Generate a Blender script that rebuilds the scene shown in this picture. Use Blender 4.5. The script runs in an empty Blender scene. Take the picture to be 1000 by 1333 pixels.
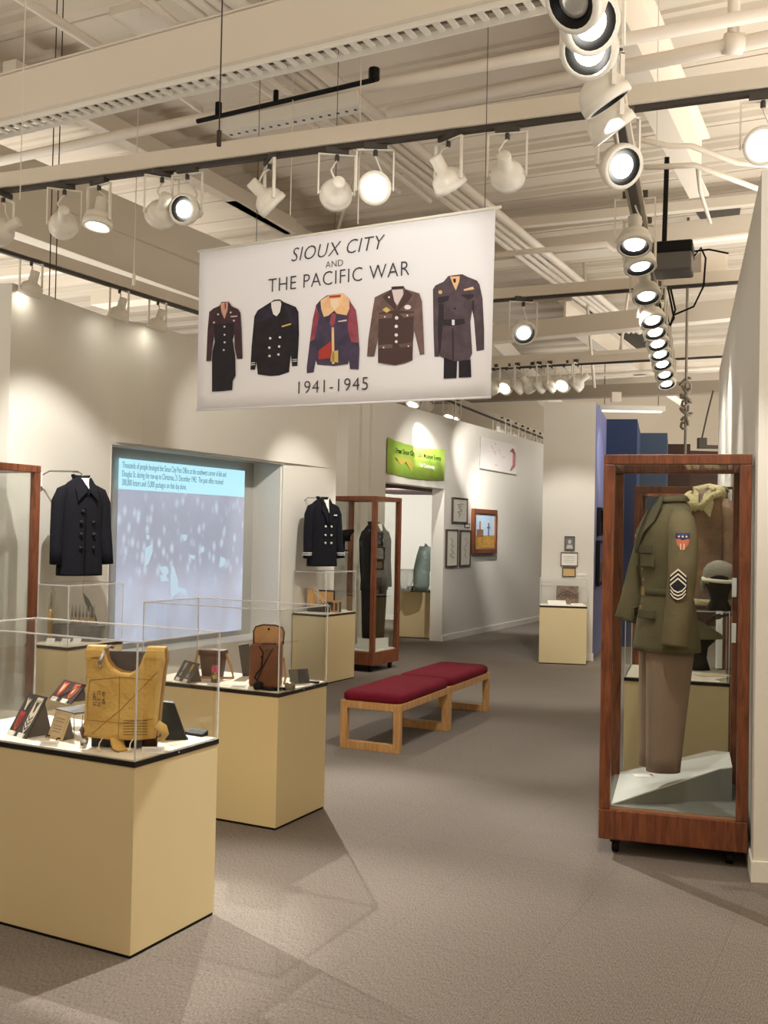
import bpy, bmesh, math, random
from mathutils import Vector, Matrix
random.seed(7)
PI = math.pi
scn = bpy.context.scene
C = scn.collection

# ------------------------------------------------------------------ camera
FPX, PITCH, ROLL, EYE = 1326.0, 0.0207, 0.0201, 1.6
cp, sp, cr, sr = math.cos(PITCH), math.sin(PITCH), math.cos(ROLL), math.sin(ROLL)
def ray(u, v):
    du, dv = (u-500)/FPX, (v-666.5)/FPX
    x = du*cr + dv*sr; up = -(-du*sr + dv*cr)
    return Vector((x, cp - sp*up, sp + cp*up))
def P(u, v, z=None, y=None):
    """point of the photograph (1000x1333) on the level z or at the depth y"""
    d = ray(u, v)
    t = (z-EYE)/d.z if z is not None else y/d.y
    return Vector((0, 0, EYE)) + d*t
cam_d = bpy.data.cameras.new('camera'); cam = bpy.data.objects.new('camera', cam_d); C.objects.link(cam)
fwd = ray(500, 666.5).normalized(); right = Vector((cr, -sp*sr, cp*sr)).normalized(); upv = right.cross(fwd).normalized()
cam.matrix_world = Matrix(((right.x, upv.x, -fwd.x, 0), (right.y, upv.y, -fwd.y, 0), (right.z, upv.z, -fwd.z, EYE), (0, 0, 0, 1)))
cam_d.sensor_width = 36; cam_d.sensor_fit = 'AUTO'; cam_d.lens = FPX/1333*36
cam_d.clip_start = 0.05; cam_d.clip_end = 200
scn.camera = cam
scn.view_settings.view_transform = 'Standard'; scn.view_settings.look = 'None'
scn.view_settings.gamma = 1; scn.view_settings.use_curve_mapping = False
scn.view_settings.exposure = 0.93
scn.cycles.transparent_max_bounces = 48
scn.cycles.max_bounces = 12
scn.cycles.sample_clamp_indirect = 6

# ------------------------------------------------------------------ world and lamps
w = bpy.data.worlds.new('world'); scn.world = w; w.use_nodes = True
w.node_tree.nodes['Background'].inputs[0].default_value = (1.0, 0.965, 0.92, 1)
w.node_tree.nodes['Background'].inputs[1].default_value = 2.0

def lamp(name, loc, target, power, deg=50, blend=.6, size=.02, col=(1, .962, .90), parent=None):
    l = bpy.data.lights.new(name, 'SPOT'); l.energy = power; l.spot_size = math.radians(deg); l.spot_blend = blend
    l.shadow_soft_size = size; l.color = col
    o = bpy.data.objects.new(name, l); C.objects.link(o)
    o.location = loc
    o.rotation_euler = (Vector(target)-Vector(loc)).to_track_quat('-Z', 'Y').to_euler()
    return o
def added_fill(loc, sx, sy, power):  # added area lights facing up, out of view, to raise the ambient brightness
    l = bpy.data.lights.new('added_fill', 'AREA'); l.shape = 'RECTANGLE'; l.size = sx; l.size_y = sy; l.energy = power; l.color = (1, .965, .915); l.spread = math.radians(170)
    o = bpy.data.objects.new('added_fill', l); C.objects.link(o); o.location = loc; o.rotation_euler = (PI, 0, -.3)
added_fill((7.5, 9, 1.2), 6, 16, 880)
added_fill((-7.5, 9, .8), 6, 16, 640)
added_fill((2.5, -1.4, 2.0), 8, 3, 250)
added_fill((7.0, 21, 1.5), 6, 4, 160)
WASH = [  # place, target, power, cone
    ((-0.93, 8.9, 3.42), (-0.35, 5.3, .6), 560, 50),
    ((-1.75, 6.3, 3.42), (-2.55, 8.1, 1.35), 130, 52),
    ((-.9, 7.6, 3.42), (-1.45, 10.6, 1.9), 40, 50),
    ((0.15, 9.3, 3.42), (-0.9, 11.1, 1.55), 90, 44),
    ((-2.45, 6.2, 3.42), (-.95, 4.1, .7), 420, 46),
    ((0.75, 5.9, 3.35), (-0.85, 4.2, .6), 420, 28),
    ((.1, 16.2, 2.2), (.7, 19.0, 1.3), 150, 120),  # unseen lamp added inside the doorway room to brighten its wall
    ((0.75, 6.2, 3.35), (0.5, 8.2, 0), 110, 60),
    ((1.25, 13.7, 3.35), (1.9, 17.0, 2.6), 260, 40),
    ((1.6, 11.9, 3.45), (0.6, 14.9, 2.1), 150, 46),
    ((1.55, 14.4, 3.35), (3.1, 18.0, 1.2), 300, 60),
    ((2.05, 11.2, 3.45), (2.45, 13.2, 1.3), 85, 48),
    ((1.5, 7.3, 3.4), (2.9, 8.9, 1.8), 120, 60),
    ((1.8, 8.6, 3.4), (3.15, 9.9, 1.8), 100, 60),
    ((0.85, 3.9, 3.3), (1.6, 5.2, 1.1), 90, 44),
    ((0.7, 3.4, 3.3), (1.55, 5.2, .9), 60, 36),
    ((1.35, 5.9, 3.4), (1.6, 5.35, .4), 40, 46),
    ((1.6, 6.4, 3.4), (2.1, 6.6, 1.2), 45, 50),
    ((0.9, 3.9, 3.3), (0.4, 3.2, 0), 25, 70),
    ((0.1, 9.8, 3.4), (0.3, 7.9, .3), 70, 50),
    ((0.6, 10.4, 3.4), (-0.15, 12.0, 1.2), 70, 42),
    ((1.2, 9.6, 3.4), (1.8, 11.4, 0), 110, 70),
    ((0.55, 14.0, 3.3), (0.7, 16.5, .9), 60, 60),
    ((-.2, 3.7, 3.3), (-.15, 5.2, 2.75), 22, 70),
    ((-.9, 2.6, 3.3), (-1.1, 3.9, .9), 26, 50),
    ((-2.2, 5.6, 3.4), (-2.6, 7.0, 1.3), 45, 56),
    ((3.6, 12.6, 3.3), (2.9, 14.0, 2.6), 60, 36),
]
for i, (a, b, pw, dg) in enumerate(WASH):
    lamp('lamp', a, b, pw, dg)
# ------------------------------------------------------------------ materials
def lin(c): return tuple((x/255/12.92 if x/255 <= .04045 else ((x/255+.055)/1.055)**2.4) for x in c)
MATS = {}
def mat(name, rgb, rough=.6, metal=0, emit=None, es=1, noise=None, bump=None, spec=.5, sheen=0):
    if name in MATS: return MATS[name]
    m = bpy.data.materials.new(name); m.use_nodes = True; MATS[name] = m
    nt = m.node_tree; b = nt.nodes['Principled BSDF']; c = lin(rgb)
    b.inputs['Base Color'].default_value = (*c, 1); b.inputs['Roughness'].default_value = rough
    b.inputs['Metallic'].default_value = metal; b.inputs['Specular IOR Level'].default_value = spec
    if sheen: b.inputs['Sheen Weight'].default_value = sheen
    tc = nt.nodes.new('ShaderNodeTexCoord')
    if noise:     # (scale, rgb2, stretch)
        sc, c2, st = noise
        mp = nt.nodes.new('ShaderNodeMapping'); mp.inputs['Scale'].default_value = st
        n = nt.nodes.new('ShaderNodeTexNoise'); n.inputs['Scale'].default_value = sc; n.inputs['Detail'].default_value = 6
        cr_ = nt.nodes.new('ShaderNodeValToRGB'); cr_.color_ramp.elements[0].position = .3; cr_.color_ramp.elements[1].position = .7
        cr_.color_ramp.elements[0].color = (*c, 1); cr_.color_ramp.elements[1].color = (*lin(c2), 1)
        nt.links.new(tc.outputs['Object'], mp.inputs[0]); nt.links.new(mp.outputs[0], n.inputs[0])
        nt.links.new(n.outputs[0], cr_.inputs[0]); nt.links.new(cr_.outputs[0], b.inputs['Base Color'])
    if bump:
        sc, stg = bump
        n = nt.nodes.new('ShaderNodeTexNoise'); n.inputs['Scale'].default_value = sc; n.inputs['Detail'].default_value = 5
        bp = nt.nodes.new('ShaderNodeBump'); bp.inputs['Strength'].default_value = stg; bp.inputs['Distance'].default_value = .02
        nt.links.new(tc.outputs['Object'], n.inputs[0]); nt.links.new(n.outputs[0], bp.inputs['Height']); nt.links.new(bp.outputs[0], b.inputs['Normal'])
    if emit is not None:
        b.inputs['Emission Color'].default_value = (*lin(emit), 1); b.inputs['Emission Strength'].default_value = es
    return m
def glass_mat(name, tint, refl, haze=0.0):
    m = bpy.data.materials.new(name); m.use_nodes = True; MATS[name] = m; nt = m.node_tree
    for n in list(nt.nodes): nt.nodes.remove(n)
    o = nt.nodes.new('ShaderNodeOutputMaterial'); t = nt.nodes.new('ShaderNodeBsdfTransparent'); g = nt.nodes.new('ShaderNodeBsdfGlossy')
    t.inputs[0].default_value = (*tint, 1); g.inputs['Roughness'].default_value = .01; g.inputs[0].default_value = (1, 1, 1, 1)
    f = nt.nodes.new('ShaderNodeFresnel'); f.inputs[0].default_value = 1.45
    ml = nt.nodes.new('ShaderNodeMath'); ml.operation = 'MULTIPLY'; ml.inputs[1].default_value = refl
    mx = nt.nodes.new('ShaderNodeMixShader')
    nt.links.new(f.outputs[0], ml.inputs[0]); nt.links.new(ml.outputs[0], mx.inputs[0]); nt.links.new(t.outputs[0], mx.inputs[1]); nt.links.new(g.outputs[0], mx.inputs[2])
    if haze:
        d = nt.nodes.new('ShaderNodeBsdfDiffuse'); d.inputs[0].default_value = (.9, .9, .9, 1); m2 = nt.nodes.new('ShaderNodeMixShader'); m2.inputs[0].default_value = haze
        nt.links.new(mx.outputs[0], m2.inputs[1]); nt.links.new(d.outputs[0], m2.inputs[2]); nt.links.new(m2.outputs[0], o.inputs[0])
    else: nt.links.new(mx.outputs[0], o.inputs[0])
    return m
def wood_mat(name, c1, c2, scale=(3, 3, .35), rough=.35):
    m = bpy.data.materials.new(name); m.use_nodes = True; MATS[name] = m; nt = m.node_tree; b = nt.nodes['Principled BSDF']
    tc = nt.nodes.new('ShaderNodeTexCoord'); mp = nt.nodes.new('ShaderNodeMapping'); mp.inputs['Scale'].default_value = scale
    n = nt.nodes.new('ShaderNodeTexNoise'); n.inputs['Scale'].default_value = 14; n.inputs['Detail'].default_value = 8; n.inputs['Distortion'].default_value = 1.2
    r = nt.nodes.new('ShaderNodeValToRGB'); r.color_ramp.elements[0].position = .32; r.color_ramp.elements[1].position = .68
    r.color_ramp.elements[0].color = (*lin(c1), 1); r.color_ramp.elements[1].color = (*lin(c2), 1)
    nt.links.new(tc.outputs['Object'], mp.inputs[0]); nt.links.new(mp.outputs[0], n.inputs[0]); nt.links.new(n.outputs[0], r.inputs[0]); nt.links.new(r.outputs[0], b.inputs['Base Color'])
    b.inputs['Roughness'].default_value = rough
    return m
def carpet_mat():
    m = bpy.data.materials.new('carpet'); m.use_nodes = True; MATS['carpet'] = m; nt = m.node_tree; b = nt.nodes['Principled BSDF']
    b.inputs['Roughness'].default_value = .95; b.inputs['Specular IOR Level'].default_value = .15
    tc = nt.nodes.new('ShaderNodeTexCoord'); mp = nt.nodes.new('ShaderNodeMapping'); mp.inputs['Rotation'].default_value = (0, 0, .47)
    nt.links.new(tc.outputs['Object'], mp.inputs[0])
    n = nt.nodes.new('ShaderNodeTexNoise'); n.inputs['Scale'].default_value = 260; n.inputs['Detail'].default_value = 4
    st = nt.nodes.new('ShaderNodeMapping'); st.inputs['Scale'].default_value = (1, .25, 1)
    nt.links.new(mp.outputs[0], st.inputs[0]); nt.links.new(st.outputs[0], n.inputs[0])
    n2 = nt.nodes.new('ShaderNodeTexNoise'); n2.inputs['Scale'].default_value = .9; n2.inputs['Detail'].default_value = 3; nt.links.new(mp.outputs[0], n2.inputs[0])
    br = nt.nodes.new('ShaderNodeTexBrick'); br.offset = 0; br.inputs['Scale'].default_value = 1.0; br.inputs['Brick Width'].default_value = .61; br.inputs['Row Height'].default_value = .61
    br.inputs['Mortar Size'].default_value = .0022; br.inputs['Mortar Smooth'].default_value = .5
    br.inputs['Color1'].default_value = (1, 1, 1, 1); br.inputs['Color2'].default_value = (.955, .955, .955, 1); br.inputs['Mortar'].default_value = (.80, .80, .80, 1)
    nt.links.new(mp.outputs[0], br.inputs[0])
    wv = nt.nodes.new('ShaderNodeTexWave'); wv.inputs['Scale'].default_value = 28; wv.inputs['Distortion'].default_value = 3; wv.inputs['Detail'].default_value = 2; nt.links.new(mp.outputs[0], wv.inputs[0])
    r = nt.nodes.new('ShaderNodeValToRGB'); r.color_ramp.elements[0].position = .32; r.color_ramp.elements[1].position = .68
    r.color_ramp.elements[0].color = (*lin((100, 92, 84)), 1); r.color_ramp.elements[1].color = (*lin((142, 133, 124)), 1)
    nt.links.new(n.outputs[0], r.inputs[0])
    r2 = nt.nodes.new('ShaderNodeMapRange'); r2.inputs[3].default_value = .86; r2.inputs[4].default_value = 1.08; nt.links.new(n2.outputs[0], r2.inputs[0])
    r3 = nt.nodes.new('ShaderNodeMapRange'); r3.inputs[3].default_value = .93; r3.inputs[4].default_value = 1.05; nt.links.new(wv.outputs[0], r3.inputs[0])
    def mul(a, bb):
        x = nt.nodes.new('ShaderNodeMix'); x.data_type = 'RGBA'; x.blend_type = 'MULTIPLY'; x.inputs[0].default_value = 1
        nt.links.new(a, x.inputs[6]); nt.links.new(bb, x.inputs[7]); return x.outputs[2]
    o = mul(r.outputs[0], br.outputs[0]); o = mul(o, r2.outputs[0]); o = mul(o, r3.outputs[0]); nt.links.new(o, b.inputs['Base Color'])
    bp = nt.nodes.new('ShaderNodeBump'); bp.inputs['Strength'].default_value = .2; bp.inputs['Distance'].default_value = .003
    nt.links.new(n.outputs[0], bp.inputs['Height']); nt.links.new(bp.outputs[0], b.inputs['Normal'])
    return m
M_FLOOR = carpet_mat()
M_WALL = mat('wall_paint', (222, 218, 208), .85, bump=(60, .03))
M_WALLB = mat('wall_paint_back', (196, 184, 164), .9)
M_BLUE = mat('navy_wall_paint', (40, 56, 92), .8)
M_SLATE = mat('slate_wall_paint', (66, 82, 104), .8)
M_BROWNW = mat('brown_wall_paint', (62, 38, 30), .8)
M_DECK = mat('ceiling_deck_paint', (196, 184, 166), .8, noise=(.8, (180, 168, 150), (1, 1, 1)))
M_STEEL = mat('ceiling_steel_paint', (214, 204, 188), .7)
M_PIPE = mat('painted_pipe', (220, 210, 195), .6)
M_GAPSHADE = mat('gap_shade', (70, 62, 52), .9)
M_TRIM = mat('white_trim', (232, 229, 220), .5)
M_FIX = mat('fixture_white', (225, 220, 208), .35)
M_FIXIN = mat('fixture_reflector', (150, 145, 138), .25, metal=.7)
M_BLACK = mat('black_plastic', (13, 12, 12), .5, spec=.2)
M_SLOT = mat('track_slot', (58, 52, 46), .5)
M_LENS = mat('lit_lens', (255, 250, 235), .3, emit=(255, 250, 238), es=9)
M_LENSOFF = mat('dim_lens', (190, 186, 178), .15, metal=.4)
M_PED = mat('pedestal_paint', (216, 198, 154), .6, noise=(.9, (211, 193, 149), (1, 1, 1)))
M_BAND = mat('black_band', (22, 17, 16), .35)
M_CLOTHDECK = mat('cream_deck', (236, 226, 204), .85, bump=(200, .05))
M_PLEXI = glass_mat('acrylic', (.992, .994, .993), .16)
M_GLASS = glass_mat('glass', (.975, .985, .98), .22)
M_EDGE = glass_mat('acrylic_edge', (.80, .83, .83), .9, haze=.6)
M_MAH = wood_mat('mahogany', (90, 46, 27), (132, 76, 46), rough=.4)
M_OAK = wood_mat('oak', (176, 128, 78), (208, 162, 106), rough=.45)
M_RED = mat('burgundy_fabric', (112, 20, 38), .9, bump=(250, .2), noise=(3, (98, 16, 33), (1, 1, 1)), spec=.2)
M_WHITE = mat('white_card', (240, 238, 230), .7)
M_INK = mat('ink', (66, 62, 64), .7)
M_CHROME = mat('chrome', (200, 200, 200), .2, metal=1)
M_NAVY = mat('navy_wool', (22, 22, 30), .9, bump=(120, .25), spec=.25)
M_BLKWOOL = mat('black_wool', (18, 17, 18), .95, bump=(120, .25), spec=.2)
M_GREYWOOL = mat('grey_wool', (62, 60, 60), .95, bump=(120, .2), spec=.2)
M_OLIVE = mat('olive_wool', (112, 104, 78), .95, noise=(7, (98, 91, 66), (1, 1, 1)), bump=(90, .25), spec=.2)
M_OLIVED = mat('dark_olive_trim', (88, 82, 60), .9)
M_TAN = mat('taupe_wool', (146, 126, 108), .95, noise=(5, (132, 112, 96), (1, 1, .3)), bump=(90, .2), spec=.2)
M_KAPOK = mat('yellow_canvas', (230, 194, 112), .85, noise=(9, (212, 170, 86), (1, 1, 1)), bump=(30, .5))
M_KAPOKD = mat('canvas_seam', (176, 136, 72), .9)
M_LEA = mat('brown_leather', (126, 76, 46), .5, noise=(8, (96, 54, 32), (1, 1, 1)), bump=(40, .3))
M_LEAL = mat('pale_leather', (200, 156, 108), .55, noise=(8, (180, 132, 84), (1, 1, 1)), bump=(40, .2))
M_LEAD = mat('dark_leather', (96, 66, 52), .6, noise=(8, (76, 50, 40), (1, 1, 1)), bump=(40, .3))
M_GREYP = mat('grey_stand', (84, 78, 74), .6)
M_BRASS = mat('brass', (190, 160, 96), .3, metal=.8)
M_SHELLG = mat('silver_shell', (170, 166, 152), .3, metal=.7)
M_FLEECE = mat('fleece', (212, 200, 152), .95, bump=(60, .9))
M_JLEA = mat('flight_leather', (150, 116, 80), .6, noise=(7, (104, 84, 74), (1, 1, 1)), bump=(25, .5))
M_CANV = mat('helmet_canvas', (150, 144, 130), .9, bump=(60, .3))
M_RED2 = mat('insignia_red', (190, 52, 36), .7)
M_ORANGE = mat('insignia_orange', (226, 120, 44), .7)
M_CREAM = mat('insignia_cream', (232, 224, 200), .8)
M_BLUEP = mat('insignia_blue', (44, 48, 92), .7)
M_FELT = mat('grey_felt', (128, 128, 120), .95, bump=(150, .1))
M_DECKW = mat('white_deck', (222, 222, 214), .8)
M_PINK = mat('ribbon_pink', (200, 70, 110), .7)
M_LEAFW = mat('pale_wood', (222, 178, 116), .6, noise=(5, (200, 148, 90), (1, 1, .2)))
M_DKBRN = mat('dark_brown', (44, 30, 24), .6)

# ------------------------------------------------------------------ helpers
class MB:
    def __init__(s): s.bm = bmesh.new(); s.M = Matrix.Identity(4)
    def _add(s, vs, fs):
        v = [s.bm.verts.new(s.M @ Vector(p)) for p in vs]
        for f in fs:
            try: s.bm.faces.new([v[i] for i in f])
            except ValueError: pass
        return s
    def box(s, x0, x1, y0, y1, z0, z1):
        return s._add([(x0, y0, z0), (x1, y0, z0), (x1, y1, z0), (x0, y1, z0), (x0, y0, z1), (x1, y0, z1), (x1, y1, z1), (x0, y1, z1)],
                      [(3, 2, 1, 0), (4, 5, 6, 7), (0, 1, 5, 4), (1, 2, 6, 5), (2, 3, 7, 6), (3, 0, 4, 7)])
    def cbox(s, c, sx, sy, sz): return s.box(c[0]-sx/2, c[0]+sx/2, c[1]-sy/2, c[1]+sy/2, c[2]-sz/2, c[2]+sz/2)
    def beam(s, p, q, w, h):
        p, q = Vector(p), Vector(q); d = (q-p).normalized()
        sd = d.cross(Vector((0, 0, 1)))
        sd = Vector((1, 0, 0)) if sd.length < 1e-4 else sd.normalized()
        up = sd.cross(d).normalized(); a, b = sd*w/2, up*h/2
        return s._add([p-a-b, p+a-b, p+a+b, p-a+b, q-a-b, q+a-b, q+a+b, q-a+b],
                      [(0, 1, 2, 3), (7, 6, 5, 4), (1, 0, 4, 5), (2, 1, 5, 6), (3, 2, 6, 7), (0, 3, 7, 4)])
    def loft(s, rings, cap=True):
        n = len(rings[0]); vs = [p for r in rings for p in r]; fs = []
        for i in range(len(rings)-1):
            for k in range(n):
                fs.append((i*n+k, i*n+(k+1) % n, (i+1)*n+(k+1) % n, (i+1)*n+k))
        if cap: fs.append(tuple(range(n))[::-1]); fs.append(tuple(range((len(rings)-1)*n, len(rings)*n)))
        return s._add(vs, fs)
    def tube(s, pts, r, n=8, cap=True):
        pts = [Vector(p) for p in pts]; rs = r if isinstance(r, (list, tuple)) else [r]*len(pts); rings = []; ref = None
        for i, p in enumerate(pts):
            d = (pts[min(i+1, len(pts)-1)]-pts[max(i-1, 0)]).normalized()
            if ref is None:
                ref = d.orthogonal().normalized()
            ref = (ref - d*ref.dot(d)).normalized(); b = d.cross(ref)
            rr = rs[i] if isinstance(rs[i], (list, tuple)) else (rs[i], rs[i])
            rings.append([p + ref*rr[0]*math.cos(2*PI*k/n) + b*rr[1]*math.sin(2*PI*k/n) for k in range(n)])
        return s.loft(rings, cap)
    def lathe(s, prof, n=20, cap=True):
        return s.loft([[(r*math.cos(2*PI*k/n), r*math.sin(2*PI*k/n), z) for k in range(n)] for r, z in prof], cap)
    def prism(s, poly, z0, z1):
        n = len(poly)
        vs = [(x, y, z0) for x, y in poly]+[(x, y, z1) for x, y in poly]
        return s._add(vs, [tuple(range(n))[::-1], tuple(range(n, 2*n))]+[(k, (k+1) % n, n+(k+1) % n, n+k) for k in range(n)])
    def build(s, name, m, parent=None, smooth=False, bev=0, sub=0):
        bmesh.ops.recalc_face_normals(s.bm, faces=s.bm.faces)
        me = bpy.data.meshes.new(name); s.bm.to_mesh(me); s.bm.free()
        if smooth:
            for p in me.polygons: p.use_smooth = True
        me.materials.append(m)
        o = bpy.data.objects.new(name, me); C.objects.link(o)
        if parent: o.parent = parent
        if bev:
            b = o.modifiers.new('bevel', 'BEVEL'); b.width = bev; b.segments = 2; b.limit_method = 'ANGLE'
        if sub:
            b = o.modifiers.new('sub', 'SUBSURF'); b.levels = sub; b.render_levels = sub
        return o
def thing(name, label, cat, loc=(0, 0, 0), rz=0, group=None):
    o = bpy.data.objects.new(name, None); C.objects.link(o); o.empty_display_size = .1
    o.location = loc; o.rotation_euler = (0, 0, rz); o['label'] = label; o['category'] = cat
    if group: o['group'] = group
    return o
def tag(o, label, cat, group=None, kind=None):
    o['label'] = label; o['category'] = cat
    if group: o['group'] = group
    if kind: o['kind'] = kind
    return o
def struct(name, mb, m, label=None, bev=0):
    o = mb.build(name, m, bev=bev); o['kind'] = 'structure'
    if label: o['label'] = label
    return o
def copy_tree(o, parent=None):
    c = o.copy(); C.objects.link(c); c.parent = parent
    for ch in list(o.children): copy_tree(ch, c)
    return c
def planeM(origin, xdir, up=(0, 0, 1)):
    x = Vector(xdir).normalized(); u = Vector(up); u = (u-x*u.dot(x)).normalized(); n = x.cross(u)
    return Matrix(((x.x, u.x, n.x, origin[0]), (x.y, u.y, n.y, origin[1]), (x.z, u.z, n.z, origin[2]), (0, 0, 0, 1)))
def text(s, size, T, m, parent, name='lettering', shear=0, extr=.0006, align='CENTER', sx=1, space=1, line=1, bold=0):
    cu = bpy.data.curves.new('txt', 'FONT'); cu.body = s; cu.size = size; cu.align_x = align; cu.align_y = 'CENTER'
    cu.shear = shear; cu.extrude = extr; cu.space_character = space; cu.space_line = line; cu.resolution_u = 3; cu.offset = -size*.012*(1-bold*1.8)
    t = bpy.data.objects.new('txt', cu); C.objects.link(t)
    dg = bpy.context.evaluated_depsgraph_get(); me = bpy.data.meshes.new_from_object(t.evaluated_get(dg)); bpy.data.objects.remove(t)
    me.transform(T @ Matrix.Diagonal((sx, 1, 1, 1))); me.materials.clear(); me.materials.append(m)
    o = bpy.data.objects.new(name, me); C.objects.link(o)
    if parent: o.parent = parent
    return o
def R2(yaw): return Matrix.Rotation(-yaw, 4, 'Z')
def disc(cx, cy, r, n=14, ry=None):
    ry = ry or r
    return [(cx+r*math.cos(2*PI*k/n), cy+ry*math.sin(2*PI*k/n)) for k in range(n)]

# ------------------------------------------------------------------ the room: floor, walls, ceiling
WH = 3.36
m = MB(); m.box(-14, 14, -3, 26, -.1, 0); struct('floor', m, M_FLOOR)
def wallseg(mb, a, b, z0, z1, t=.12, side=1):
    """vertical slab from a to b, its thickness behind (left of a->b if side=1)"""
    a, b = Vector((a[0], a[1])), Vector((b[0], b[1])); d = (b-a).normalized(); n = Vector((-d.y, d.x))*t*side
    q = [a, b, b+n, a+n]
    mb._add([(p.x, p.y, z0) for p in q]+[(p.x, p.y, z1) for p in q], [(0, 1, 2, 3), (4, 5, 6, 7), (0, 1, 5, 4), (1, 2, 6, 5), (2, 3, 7, 6), (3, 0, 4, 7)])
# ---- right wall
RC = P(980.4, 1148, z=0); RF = P(936.5, 483, z=WH)
RC2 = (RC.x, RC.y); RF2 = (RF.x, RF.y)
rd = Vector((RF.x-RC.x, RF.y-RC.y)).normalized()
poly = [RC2, RF2, (RF.x+.16, RF.y-.04), (RC.x+1.6, RC.y-.12), (RC.x+1.6, RC.y-.3)]
poly = [RC2, RF2, (RF.x+.3, RF.y), (RC.x+.3+.02, RC.y+.3), (RC.x+1.5, RC.y-.0), (RC.x+1.5, RC.y-.16)]
m = MB(); m.prism(poly, 0, WH); struct('wall_right', m, M_WALL)
m = MB()
wallseg(m, (RC.x-.012+rd.x*-.012, RC.y-.012), (RF.x-.012, RF.y), 0, .1, .012, -1)
wallseg(m, (RC.x+1.5, RC.y-.172), (RC.x-.014, RC.y-.012), 0, .1, .012, -1)
struct('baseboard_right', m, M_TRIM, bev=.003)
# ---- left wall: coat wall, pier return, alcove with projection, end pier
A0 = P(16, 368, z=WH); A1 = P(148, 415, z=WH); A2 = P(189, 421, z=WH)
A0l = A0+Vector((-3, .95, 0))
d33 = Vector((math.sin(.335), math.cos(.335), 0))
def online(a, d, u, v):   # where the vertical plane through a along d meets the pixel column u (near row v)
    r = ray(u, v); den = r.x*d.y-r.y*d.x
    t = (a.x*d.y-a.y*d.x)/den
    return Vector((r.x*t, r.y*t, 0))
d36 = Vector((math.sin(.52), math.cos(.52), 0))
B1 = online(A1, d36, 367, 700); B2 = online(A1, d36, 437, 650)
A3 = B2
OZ = 2.32
m = MB()
wallseg(m, A0l, A0, 0, WH); struct('wall_left', m, M_WALL)
m = MB(); wallseg(m, A0, A1, 0, WH, .16); struct('wall_left_pier', m, M_WALL)
m = MB(); wallseg(m, A1, A2, OZ, WH, .1); wallseg(m, A2, A3, OZ, WH, .3)
wallseg(m, A1, B1, OZ, OZ+.03, .5)
struct('wall_left_header', m, M_WALL)
m = MB(); wallseg(m, B1, B2, 0, OZ, .5); struct('wall_left_end', m, M_WALL)
# lower sill of the alcove
SZ = .50
m = MB(); wallseg(m, A1, B1, 0, SZ, .5); struct('wall_left_sill', m, M_WALL)
nrm = Vector((-d36.y, d36.x, 0))    # into the alcove
BK = .37
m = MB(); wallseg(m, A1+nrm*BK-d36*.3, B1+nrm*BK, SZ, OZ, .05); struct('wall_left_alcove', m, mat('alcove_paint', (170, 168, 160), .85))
m = MB()
wallseg(m, A1, A1+d36*.02, SZ, OZ, .4); wallseg(m, B1-d36*.02+nrm*.02, B1+nrm*.02, SZ, OZ, .4)
wallseg(m, A1-nrm*.012, B1-nrm*.012, OZ-.02, OZ+.012, .02)
struct('trim_1', m, M_TRIM)
# ---- painting wall with doorway
W0 = P(575, 835, z=0); W1 = P(702, 808, z=0)
dw = Vector((W1.x-W0.x, W1.y-W0.y, 0)).normalized(); nw = Vector((-dw.y, dw.x, 0))
DL = online(W0, dw, 500.5, 700); WS = W0+dw*-3.0; WE = W0+dw*7.5
DZ = 2.28
m = MB(); wallseg(m, W0, WE, 0, WH, .2); struct('wall_paintings', m, M_WALL)
m = MB(); wallseg(m, DL, W0, DZ, WH, .2); struct('wall_doorway_header', m, M_WALL)
m = MB(); wallseg(m, WS, DL, 0, WH, .2); wallseg(m, WS+nw*1.6, WS+dw*.02, 0, WH, .1)
struct('wall_doorway_left', m, M_WALL)
for n_, u_ in ((2, 469), (3, 482)):
    q = online(WS, dw, u_, 600); m = MB(); m.beam((q.x, q.y-.02, 0), (q.x, q.y-.02, WH), .035, .03); struct('trim_%d' % n_, m, M_TRIM)
m = MB(); wallseg(m, W0-nw*.012, WE-nw*.012, 0, .09, .012); struct('baseboard_paintings', m, M_TRIM)
# room behind the doorway
RB = DL+nw*5.2
IA, IB = Vector((-4.5, 19.6, 0)), Vector((2.28, 18.6, 0))
m = MB(); wallseg(m, IA, IB, 0, 2.34, .1); struct('wall_inner_room', m, mat('inner_wall', (214, 213, 205), .85))
m = MB(); wallseg(m, IA-Vector((0, .014, 0)), IB-Vector((0, .014, 0)), 0, .1, .012); struct('baseboard_inner', m, M_TRIM)
m = MB(); q = DL+nw*1.7-dw*3; m.beam((q.x, q.y, 2.42), ((q+dw*9).x, (q+dw*9).y, 2.42), 1.2, .2); struct('trim_4', m, M_BROWNW)
# ---- partition with three small frames, then staggered blue walls
X0 = P(705, 861, z=0); X1 = P(771, 860.4, z=0)
X0 = Vector((X1.x-.66, X1.y+.10, 0))
Y1 = P(790, 545.6, z=WH); Y2 = P(830, 545.6, z=WH); Z1 = P(834, 563.6, z=WH); Z2 = P(869, 563.6, z=WH); V1 = P(870, 578, z=WH); V2 = P(899, 578, z=WH)
m = MB(); wallseg(m, X0, X1, 0, WH, .12); struct('wall_partition', m, M_WALL)
m = MB(); wallseg(m, X0-Vector((0, .012, 0)), X1+Vector((.012, -.012, 0)), 0, .1, .012); struct('baseboard_partition', m, M_TRIM)
m = MB(); wallseg(m, X1+Vector((.005, .01, 0)), Y1, 0, WH, .1); struct('wall_blue_side', m, mat('mural_blue', (88, 96, 140), .7, noise=(.6, (120, 122, 165), (1, 1, 1))))
m = MB(); wallseg(m, Y1, Y2, 0, WH, .1); wallseg(m, Y2, Z1, 0, WH, .1); struct('wall_navy', m, M_BLUE)
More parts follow.
